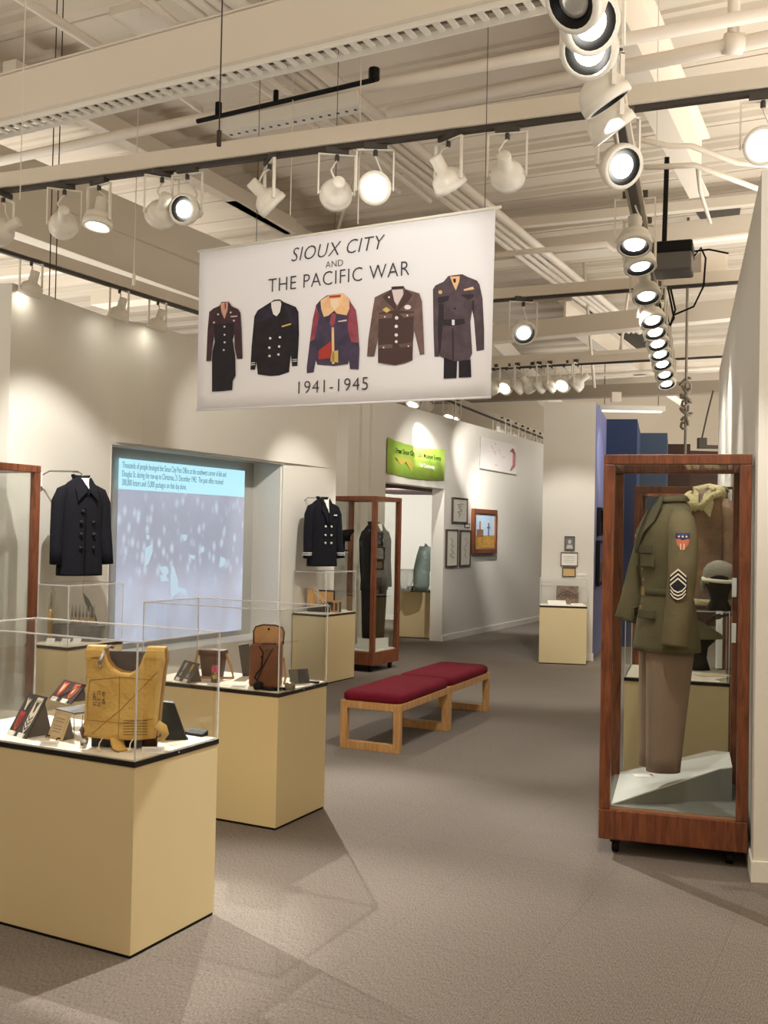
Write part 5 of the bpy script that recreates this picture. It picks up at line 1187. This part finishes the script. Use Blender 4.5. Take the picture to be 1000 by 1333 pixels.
mb = MB(); mb.tube([(-.145, -.005, .09), (-.15, -.02, .07), (-.148, -.02, .045)], [.014, .018, .01], 8); mb.build('inflator', M_LEAD, t, True)
for x in (-.072, .048): mb = MB(); mb.tube([(x, -.03, .045), (x-.005, -.055, .03), (x-.004, -.07, .006)], .0025, 6); mb.tube([(x-.004, -.070, .004), (x-.004, -.070, .016)], .007, 8); mb.build('pull_cord', M_CREAM, t, True)
st = thing('vest_form', 'black and grey form inside the yellow vest', 'display form', (vp.x, vp.y, DK), -.02)
mb = MB(); mb.box(-.13, .13, .013, .034, .0, .05); mb.build('base', M_BLACK, st, bev=.003)
mb = MB(); mb.box(-.10, .10, .046, .052, .0, .375); mb.build('back_board', mat('form_grey', (92, 86, 88), .8), st, bev=.003)
b1 = P(115, 950, z=DK); t = thing('black_block', 'tall black display block behind the left side of the vest', 'display block', (b1.x+.01, b1.y+.06, DK), -.1)
mb = MB(); mb.box(-.035, .035, -.03, .05, 0, .225); mb.build('block', M_BLACK, t, bev=.006)
# black easel stand right of vest
a, b = P(205, 964, z=DK), P(246, 963, z=DK); w_ = (b-a).length; t = thing('black_book_stand', 'black slanted stand standing right of the yellow vest', 'display stand', a, math.atan2(b.y-a.y, b.x-a.x))
mb = MB(); mb.M = Matrix.Rotation(PI/2, 4, 'X'); mb.prism([(0, 0), (w_, 0), (w_*.92, .008), (w_*.52, .148), (w_*.46, .152), (0, .158)], -.05, -.0); mb.build('wedge', M_BLACK, t, bev=.003)
mb = MB(); mb.M = Matrix.Rotation(PI/2, 4, 'X'); mb.prism([(0, .004), (w_*.16, .004), (w_*.12, .145), (0, .15)], 0, .004); mb.build('side_flange', M_GREYP, t)
a = P(253, 957, z=DK); t = thing('flat_black_bar', 'low black bar lying at the right corner of the nearest case', 'display bar', a, -.55)
mb = MB(); mb._add([(-.05, -.012, 0), (.05, -.012, 0), (.05, .03, 0), (-.05, .03, 0), (-.05, -.006, .010), (.05, -.006, .010), (.05, .03, .022), (-.05, .03, .022)], [(3, 2, 1, 0), (4, 5, 6, 7), (0, 1, 5, 4), (1, 2, 6, 5), (2, 3, 7, 6), (3, 0, 4, 7)]); mb.build('bar', M_BLACK, t, bev=.002)

# ---- second pedestal
t, F, w_ = leaning('medal_board', 'grey board with two small pins, left in the middle case', 'insignia board', (226, 884), (245.5, 889.5), .125, .55, M_GREYP, DK)
for cx, mm in ((-w_*.22, M_SHELLG), (w_*.22, M_BRASS)): patch(t, F, [(cx-.014, .09), (cx, .055), (cx+.014, .09), (cx+.012, .112), (cx-.012, .112)], mm, 2, 'pin')
for cx in (-w_*.22, w_*.22): patch(t, F, [(cx-.010, .028), (cx+.010, .028), (cx+.010, .05), (cx-.010, .05)], M_SHELLG, 2, 'wing_pin')
for cx in (-w_*.25, w_*.25): patch(t, F, [(cx-.02, -.003), (cx+.02, -.003), (cx+.02, .018), (cx-.02, .018)], M_WHITE, 4, 'label')
q = P(277, 881, z=DK); t = thing('leather_bucket_case', 'dark brown leather case like a small bucket with a pale strap', 'leather case', q, -.2)
mb = MB()
def rrect(w_, d_, z, r=.02, cx=0, cy=0):
    o = []
    for sx, sy, a0 in ((1, 1, 0), (-1, 1, 1), (-1, -1, 2), (1, -1, 3)):
        for k in range(5): an = (a0+k/4)*PI/2; o.append((cx+sx*(w_/2-r)+r*math.cos(an), cy+sy*(d_/2-r)+r*math.sin(an), z))
    return o
mb.loft([rrect(.118, .075, 0), rrect(.12, .078, .01), rrect(.145, .095, .12), rrect(.15, .10, .128), rrect(.156, .104, .13), rrect(.158, .106, .155), rrect(.150, .10, .160)]); mb.build('body', M_LEAD, t, True)
mb = MB(); mb.tube([(-.075, 0, .14), (-.095, 0, .15), (-.115, .0, .06), (-.13, -.0, .004), (-.04, -.07, .004), (.06, -.07, .004), (.135, -.02, .004), (.11, 0, .07), (.078, 0, .14)], [(.002, .009)]*9, 6); mb.build('strap', M_LEAL, t, True)
q = P(280, 889, z=DK); t = thing('medal_with_pink_ribbon', 'small medal on a pink ribbon, upright in front of the leather bucket', 'medal', q, -.1)
mb = MB(); mb.box(-.024, .024, .0, .004, 0, .10); mb.build('backing', M_GREYP, t)
mb = MB(); mb.M = Matrix.Rotation(PI/2, 4, 'X'); mb.prism([(-.018, .06), (.018, .06), (.022, .085), (.012, .098), (-.012, .098), (-.022, .085)], 0, .004); mb.build('ribbon', M_PINK, t)
mb = MB(); mb.M = Matrix.Rotation(PI/2, 4, 'X'); mb.prism([(-.006, .06), (.006, .06), (.006, .052), (-.006, .052)], 0, .004); mb.prism([(.017*math.cos(k*PI/5)*(1 if k % 2 else .6), .036+.017*math.sin(k*PI/5)*(1 if k % 2 else .6)) for k in range(10)], 0, .005); mb.prism(disc(0, .036, .009), .004, .007); mb.build('medallion', M_BRASS, t)
card(P(277, 893, z=DK), .065, .02, 'white label card under the pink ribbon medal', -.1, .8)
card(P(310, 895.5, z=DK), .08, .022, 'white label card at the left foot of the leather phone case', -.1, 1.0)
q = P(343, 894, z=DK); t = thing('field_phone_case', 'open tan leather field telephone case with lid raised', 'field telephone', q, -.12)
W_ = .175
mb = MB(); mb.loft([rrect(W_*.96, .10, 0, .02, 0, .05), rrect(W_, .105, .012, .02, 0, .05), rrect(W_, .105, .225, .02, 0, .05), rrect(W_*.98, .10, .23, .02, 0, .05)]); mb.build('body', M_LEA, t, True)
mb = MB(); mb.M = Matrix.Translation((0, .10, .225)) @ Matrix.Rotation(-.08, 4, 'X'); mb.M = mb.M @ Matrix.Rotation(PI/2, 4, 'X')
lidp = [(-W_*.48, 0), (W_*.48, 0), (W_*.5, .07), (W_*.44, .095), (W_*.2, .108), (-W_*.2, .108), (-W_*.44, .095), (-W_*.5, .07)]
mb.prism(lidp, 0, .006); ld = mb.build('lid', M_LEAL, t, bev=.002)
mb = MB(); mb.M = Matrix.Translation((0, .10, .225)) @ Matrix.Rotation(-.08, 4, 'X') @ Matrix.Rotation(PI/2, 4, 'X'); mb.tube([(x, y, .004) for x, y in lidp[1:]+lidp[:1]], [(.007, .005)]*8, 6); mb.build('lid_rim', M_LEAD, ld, True)
mb = MB(); mb.M = Matrix.Translation((0, .10, .225)) @ Matrix.Rotation(-.08, 4, 'X') @ Matrix.Rotation(PI/2, 4, 'X'); mb.prism(disc(0, .085, .006), .006, .010); mb.build('stud', M_BLACK, ld)
mb = MB(); mb.box(-.02, .05, .02, .08, .228, .236); mb.box(.005, .035, -.005, -.002, .195, .21); mb.build('metal_fittings', M_GREYP, t)
mb = MB(); mb.tube([(.05, -.004, .215), (.0, -.006, .12), (-.04, -.01, .03)], [(.003, .006)]*3, 6); mb.build('carry_strap', M_DKBRN, t)
mb = MB(); mb.tube([(-.03, .0, .225), (-.005, -.008, .19), (-.01, -.012, .11), (-.05, -.02, .05)], .004, 6); mb.build('cord', M_BLACK, t, True)
mb = MB(); mb.tube([(.10, .03, .14), (.105, .03, .16), (.125, .0, .06), (.12, -.02, .02)], [(.003, .010)]*4, 6); mb.build('side_strap', M_LEAL, t, True)
mb = MB(); mb.M = Matrix.Translation((0, -.003, .165)) @ Matrix.Rotation(PI/2, 4, 'X'); mb.prism(disc(-.012, 0, .006), 0, .004); mb.build('stud', M_BLACK, t)
q = P(357, 899, z=DK); t = thing('telephone_handset', 'black telephone handset lying in front of the leather phone case', 'telephone handset', q, -.05)
mb = MB(); mb.tube([(-.07, .0, .012), (-.03, -.01, .010), (.03, -.01, .010), (.07, 0, .012)], [.009, .010, .010, .009], 10); mb.build('grip', M_BLACK, t, True)
for s_, mm in ((-1, M_BLACK), (1, mat('handset_grey', (120, 108, 92), .4, metal=.4))):
    mb = MB(); mb.M = Matrix.Translation((s_*.082, 0, .001)) @ Matrix.Rotation(s_*.15, 4, 'Y'); mb.lathe([(.016, .004), (.027, .008), (.03, .02), (.028, .036), (.018, .044), (.001, .046)], 16); mb.build('earpiece' if s_ < 0 else 'mouthpiece', mm, t, True)
mb = MB(); mb.tube([(-.085, 0, .045), (-.11, .02, .06), (-.105, .035, .09)], .004, 6); mb.build('hook', M_BLACK, t, True)
t, F, w_ = leaning('dark_book', 'dark thin book standing tilted left behind the phone case', 'book', (316, 880), (330, 880), .19, .0, M_GREYP, DK, .02, False)
t.rotation_euler[1] = -.16
t, F, w_ = leaning('low_black_stand', 'low dark slanted stand at right of the phone case', 'display stand', (379, 891), (404, 889), .085, .35, M_GREYP, DK, .006)
patch(t, F, [(-w_*.1, .0), (w_*.5, 0), (w_*.3, .075), (-w_*.05, .078)], M_DKBRN, 2, 'dark_panel')
a = P(409, 889, z=DK); t = thing('small_black_wedge', 'tiny black wedge at the right corner of the middle case', 'display bar', a, -.4); mb = MB(); mb.box(-.03, .03, -.012, .012, 0, .012); mb.build('bar', M_BLACK, t, bev=.003)

# ---- third pedestal (shells)
q = P(100, 834, z=DK); t = thing('metal_trough', 'long grey metal trough standing before the row of shells', 'metal trough', (-2.305, 7.745, DK), .0)
mb = MB(); mb.loft([rrect(.35, .07, 0, .02), rrect(.36, .08, .01, .02), rrect(.40, .11, .12, .02), rrect(.41, .115, .125, .02), rrect(.39, .10, .122, .02), rrect(.35, .07, .02, .02)]); mb.build('body', mat('worn_zinc', (140, 138, 134), .4, metal=.2, noise=(14, (84, 82, 80), (1, 1, 1))), t, True)
mb = MB()
for z in (.04, .07, .10): mb.M = Matrix.Translation((-.005, -.040-.012*z*10, z)) @ Matrix.Rotation(PI/2, 4, 'X'); mb.lathe([(.007, 0), (.004, .004)], 8)
mb.build('rivets', M_CHROME, t)
def shell(pos, label, h=.36, r=.02, grp=None, parent=None):
    t = thing('artillery_shell', label, 'shell', pos, 0, grp)
    mb = MB(); mb.lathe([(r*1.05, 0), (r*1.05, .006), (r*.92, .01), (r, .02), (r*.98, h*.55), (r*.75, h*.60), (r*.72, h*.64)], 16); mb.build('brass_case', M_BRASS, t, True)
    mb = MB(); mb.lathe([(r*.72, h*.64), (r*.70, h*.75), (r*.45, h*.92), (r*.1, h), (.0005, h)], 16); mb.build('projectile', M_SHELLG, t, True)
    return t
q = P(59, 836, z=DK); s0 = shell((-2.475, 7.615, DK), 'tall single shell with silver tip, left of the metal trough', .385, .019)
q = P(104, 826, z=DK); c0 = None
for k in range(7):
    pos = Vector((-2.385+.028*k, 7.86, DK))
    if c0 is None: c0 = shell(pos, '', .275, .0125, 'row of clipped shells'); o = c0
    else: o = copy_tree(c0); o.location = pos
    o['label'] = 'clipped brass shell behind the metal trough, %s of the row of seven' % ['leftmost', 'second from left', 'third from left', 'middle', 'third from right', 'second from right', 'rightmost'][k]
t = thing('sheathed_knife', 'long dark knife in a sheath leaning over the metal trough', 'knife', (-2.145, 7.86, DK), 0)
mb = MB(); mb.M = Matrix.Rotation(-.42, 4, 'Y'); mb.prism([(0, 0)]*0 or disc(0, 0, .012, 10, .008), 0, .12); mb.build('grip', M_GREYP, t, bev=.002)
mb = MB(); mb.M = Matrix.Rotation(-.42, 4, 'Y') @ Matrix.Rotation(PI/2, 4, 'X'); mb.prism([(-.012, .12), (.014, .12), (.028, .25), (.022, .33), (0, .40), (-.016, .32), (-.014, .22)], -.004, .004); mb.build('blade', mat('dull_steel', (92, 90, 80), .35, metal=.6), t, bev=.002)
for u, v, lb in ((64, 838, 'leftmost'), (84, 838.5, 'middle'), (99, 837, 'right')): card(P(u, v, z=DK), .07, .045, 'small white card in the shell case, %s of three' % lb, -.3, .5)

# ---- fourth pedestal (wooden box)
q = P(413, 793, z=DK); t = thing('open_wooden_box', 'open pale wooden box with leather straps in the far left case', 'wooden box', (-.665, 11.06, DK), -.3); t.scale = (.85, .85, .85)
mb = MB(); mb.box(-.16, .14, -.06, .08, 0, .065); mb.build('tray', M_DKBRN, t, bev=.004)
mb = MB()
for k in range(4): mb.M = Matrix.Rotation(-.03*k, 4, 'Y'); mb.box(-.155+.025*k, -.14+.025*k, -.06, .07, .065, .30-.01*k)
mb.build('side_panels', M_LEAFW, t, bev=.002)
mb = MB(); mb.box(-.05, .15, .07, .085, .065, .26); mb.build('back_lid', M_LEAFW, t, bev=.002)
mb = MB(); mb.box(-.055, .155, .068, .088, .255, .275); mb.box(.145, .158, .066, .088, .065, .27); mb.build('lid_edge', M_DKBRN, t)
for dx in (0, .035): mb = MB(); mb.tube([(-.12+dx, -.07, .31), (.0+dx, -.075, .20), (.12+dx, -.08, .07), (.13+dx, -.08, .0)], [(.002, .011)]*4, 6); mb.build('strap', M_CREAM, t)
mb = MB(); mb.box(.06, .16, -.07, .0, .10, .13); mb.box(-.02, .12, -.05, .03, .066, .10); mb.build('dark_contents', M_DKBRN, t, bev=.004)
q = P(441, 797, z=DK); t = thing('small_slatted_crate', 'small pale slatted crate beside the open wooden box', 'crate', (-.505, 11.03, DK), -.5); t.scale = (.75, .75, .85)
mb = MB()
for bx in ((-.08, .08, -.04, -.03, 0, .02), (-.08, .08, -.04, -.03, .12, .14), (-.08, -.06, -.04, -.03, .02, .12), (.06, .08, -.04, -.03, .02, .12), (-.01, .01, -.04, -.03, .02, .12), (-.08, .08, -.04, .05, .138, .146)): mb.box(*bx)
mb.build('slats', M_LEAFW, t)
mb = MB(); mb.box(-.07, .07, -.025, .045, .002, .13); mb.build('grey_contents', M_GREYP, t)
card(Vector((-.42, 11.12, DK)), .07, .03, 'small white card right of the slatted crate', -.4, .7)
# dark cap on a glass shelf in the far case
t = thing('dark_dress_cap', 'dark peaked cap on a small stand behind the naval coat', 'cap', P(447, 717, y=12.1), .4)
mb = MB(); mb.loft([[(.075*math.cos(a_), .07*math.sin(a_), .13) for a_ in [2*PI*k/20 for k in range(20)]], [(.085*math.cos(a_), .08*math.sin(a_), .18) for a_ in [2*PI*k/20 for k in range(20)]], [(.13*math.cos(a_), .12*math.sin(a_), .22+.015*math.cos(a_)) for a_ in [2*PI*k/20 for k in range(20)]], [(.12*math.cos(a_), .11*math.sin(a_), .245+.015*math.cos(a_)) for a_ in [2*PI*k/20 for k in range(20)]]]); mb.build('crown', M_BLKWOOL, t, True)
mb = MB(); mb.M = Matrix.Translation((0, -.06, .13)) @ Matrix.Rotation(.35, 4, 'X'); mb.prism([(-.07, .02), (.07, .02), (.055, -.035), (0, -.055), (-.055, -.035)], 0, .006); mb.build('peak', M_BLACK, t)
mb = MB(); mb.lathe([(.06, 0), (.06, .01), (.02, .02), (.02, .13)], 14); mb.build('stand', M_BLACK, t, True)
sh = thing('glass_shelf', 'clear glass shelf holding the dark cap inside the far mahogany case', 'shelf', P(448, 718, y=12.15)+Vector((0, 0, -.006)), -.519)
mb = MB(); mb.box(-.22, .16, -.16, .16, -.008, .0); mb.build('pane', M_PLEXI, sh); mb = MB(); mb.box(-.22, .16, -.162, -.159, -.009, .001); mb.build('edge', M_EDGE, sh)

# ---- fifth pedestal (plaque)
t, F, w_ = leaning('carved_plaque', 'brown carved plaque with a domed relief, in the case before the partition', 'plaque', (724, 786), (753, 787), .24, .25, mat('carved_brown', (140, 120, 104), .7, noise=(30, (104, 86, 74), (1, 1, 1)), bump=(30, .6)), DK, .012)
for k, (r, zc) in enumerate(((.11, .12), (.08, .11), (.05, .10))): mb = MB(); mb.M = F; mb.tube([(r*math.cos(a_), zc-.04+r*.75*math.sin(a_), .003) for a_ in [PI*j/14 for j in range(15)]], .006, 6); mb.build('relief_arc', mat('carved_dark', (92, 76, 66), .8), t)
card(P(726, 787.3, z=DK), .24, .07, 'long white picture card left before the carved plaque', .17, .7); card(P(752, 787.8, z=DK), .16, .035, 'small white card right before the carved plaque', .17, .9)
# ---- seventh pedestal (through the doorway)
q = P(549, 771, z=DK); t = thing('plastic_garment', 'grey green see-through garment standing beyond the doorway', 'garment', (q.x, q.y+.15, DK), 0)
mb = MB(); mb.loft(rings_at([(0, .10, .06, 0, 0), (.1, .125, .08, 0, 0), (.35, .12, .08, 0, 0), (.55, .10, .07, .02, 0), (.68, .06, .05, .02, 0)], 20)); mb.build('body', mat('plastic_green', (132, 146, 138), .3, noise=(5, (96, 112, 106), (1, 1, 1)), bump=(12, .8)), t, True)
mb = MB(); mb.tube([(.04, 0, .62), (.07, 0, .70), (.09, 0, .66), (.11, 0, .3)], [.03, .04, .04, .02], 10); mb.build('sleeve', mat('plastic_green', (132, 146, 138)), t, True)
q = P(530, 770, z=DK); t = thing('clear_bowl', 'clear crumpled plastic piece at left in the doorway case', 'plastic piece', (q.x-.02, q.y+.1, DK), 0)
mb = MB(); mb.loft(rings_at([(0, .08, .06, 0, 0), (.12, .1, .07, 0, 0), (.25, .16, .08, 0, 0), (.33, .12, .07, 0, 0)], 18)); mb.build('body', glass_mat('hazy_plastic', (.9, .93, .92), .8, .3), t, True)
card(P(534, 768, z=DK), .11, .07, 'tiny dark easel card in the doorway case', 0, .5, M_DKBRN)
# ---- sixth pedestal and what stands behind the right case
q = P(911, 872, z=DK); t = thing('black_hand_form', 'black flared display form in the case behind the uniform', 'display form', (q.x, q.y+.02, DK), .2)
mb = MB(); mb.loft(rings_at([(0, .075, .06, 0, 0), (.02, .07, .055, 0, 0), (.08, .05, .04, 0, 0), (.15, .06, .045, .0, 0), (.20, .10, .06, .02, 0)], 22)); mb.build('body', M_BLACK, t, True)
t = thing('garrison_cap', 'grey green cap resting on the black flared form', 'cap', (q.x+.03, q.y+.02, DK+.204), .25)
mb = MB(); mb.loft(rings_at([(0, .13, .05, .02, 0), (.03, .12, .05, 0.01, 0), (.08, .07, .035, -.03, 0), (.12, .02, .02, -.05, 0)], 22)); mb.build('cloth', mat('cap_olive', (128, 124, 100), .9, bump=(60, .3)), t, True)
pz = DK+.345
q = P(940, 806, z=pz); t = thing('revolver', 'dark revolver lying on a clear support above the cap', 'revolver', (q.x, q.y, pz), .1)
mb = MB(); mb.beam((-.03, 0, .015), (.10, 0, .04), .012, .016); mb.build('barrel', M_DKBRN, t, bev=.002)
mb = MB(); mb.tube([(-.05, 0, .012), (-.01, 0, .02)], .018, 10); mb.build('cylinder', M_GREYP, t, True)
mb = MB(); mb.beam((-.05, 0, .014), (-.10, 0, -.03), .018, .028); mb.build('grip', M_DKBRN, t, bev=.004)
s = thing('clear_gun_rest', 'clear stand under the dark revolver', 'stand', (q.x, q.y, DK), .1); mb = MB(); mb.box(.02, .026, -.03, .03, 0, pz-DK+.008); mb.box(-.02, -.014, -.03, .03, 0, pz-DK); mb.build('plate', M_PLEXI, s)
q = P(932, 880, z=DK); t = thing('folded_papers', 'pale papers lying on the deck beside the black form', 'papers', q, .2); mb = MB(); mb.box(-.12, .10, -.03, .08, 0, .003); mb.M = Matrix.Rotation(.3, 4, 'Z'); mb.box(-.02, .12, .0, .08, .003, .006); mb.build('sheet', mat('old_paper', (216, 200, 166), .8), t)
q = P(944, 873, z=DK); t = thing('spectacles', 'thin dark wire spectacles lying near the papers', 'spectacles', (q.x, q.y, DK+.008), .2)
mb = MB()
for s_ in (-1, 1): mb.tube([(s_*.03+.02*math.cos(a_), .016*math.sin(a_), .002) for a_ in [2*PI*k/12 for k in range(13)]], .002, 5)
mb.tube([(-.05, 0, .002), (-.055, .06, .002)], .002, 5); mb.tube([(.05, 0, .002), (.07, .05, .002)], .002, 5); mb.build('wire_frame', M_BLACK, t)
# helmet on head on top of the acrylic box
q = P(936, 790, y=6.32); t = thing('flight_helmet_head', 'canvas flying helmet on a black head form, behind glass at right', 'helmet', (q.x, q.y, 1.165), -.3)
mb = MB(); mb.loft(rings_at([(0, .075, .075, 0, 0), (.02, .07, .07, 0, 0), (.06, .052, .055, 0, .01), (.10, .06, .07, 0, .0), (.15, .080, .095, 0, -.01), (.20, .088, .105, 0, -.005), (.25, .08, .095, 0, 0), (.28, .05, .06, 0, 0), (.29, .01, .01, 0, 0)], 24)); mb.build('head_form', M_BLACK, t, True)
mb = MB(); mb.loft(rings_at([(.165, .098, .112, 0, .012), (.20, .101, .116, 0, .01), (.25, .095, .11, 0, .008), (.285, .07, .08, 0, .005), (.305, .03, .035, 0, 0), (.308, .005, .005, 0, 0)], 24)); mb.build('helmet_shell', M_CANV, t, True)
mb = MB(); mb.tube([(-.098, -.02, .20), (-.09, -.08, .19), (-.04, -.115, .185), (.04, -.115, .18), (.09, -.07, .185), (.1, -.01, .195)], [(.012, .006)]*6, 8); mb.build('goggle_strap', M_CREAM, t, True)
for s_ in (-1, 1): mb = MB(); mb.M = Matrix.Translation((s_*.10, .0, .15)) @ Matrix.Rotation(PI/2, 4, 'Y'); mb.lathe([(.034, -.012), (.034, .012), (.02, .018)], 14); mb.build('ear_cup', M_CANV, t, True)
mb = MB(); mb.tube([(.08, -.06, .12), (.09, -.05, .06), (.12, -.03, .02), (.13, -.02, .003)], .006, 6); mb.build('chin_strap', M_DKBRN, t, True)
# sheepskin flight jacket hanging on right wall
q = P(917, 783, y=6.66); t = thing('sheepskin_flight_jacket', 'worn brown flying jacket with pale fleece collar hanging behind the olive uniform', 'jacket', q, math.radians(-40))
jacket(t, M_JLEA, H=.74, hem=.165, waist=.15, chest=.155, sh=.15, dep=.095, arm=.52, flare=.03, armr=.058, lapel='coat', M_trim=M_FLEECE)
mb = MB(); mb.tube([(-.10, -.03, .70), (-.09, -.09, .69), (-.03, -.12, .64), (.0, -.12, .60)], [(.03, .02)]*4, 10); mb.build('fleece_lapel', M_FLEECE, t, True)
mb = MB(); mb.tube([(.10, -.03, .70), (.09, -.09, .69), (.04, -.12, .64), (.01, -.12, .60)], [(.03, .02)]*4, 10); mb.build('fleece_lapel', M_FLEECE, t, True)
mb = MB(); mb.tube([(-.09, .03, .72), (0, .05, .74), (.09, .03, .72), (.11, -.02, .70)], [.035]*4, 10); mb.build('fleece_collar', M_FLEECE, t, True)
mb = MB(); mb.loft([[(x*1.04, y*1.06, z) for x, y, z in r] for r in rings_at([(-.015, .165, .095, 0, 0), (.02, .165, .095, 0, 0)])]); mb.build('fleece_hem', M_FLEECE, t, True)
hook((q.x+.20, q.y+.12, q.z+.72), (q.x, q.y, q.z+.74), 'white wall bracket holding the flying jacket')
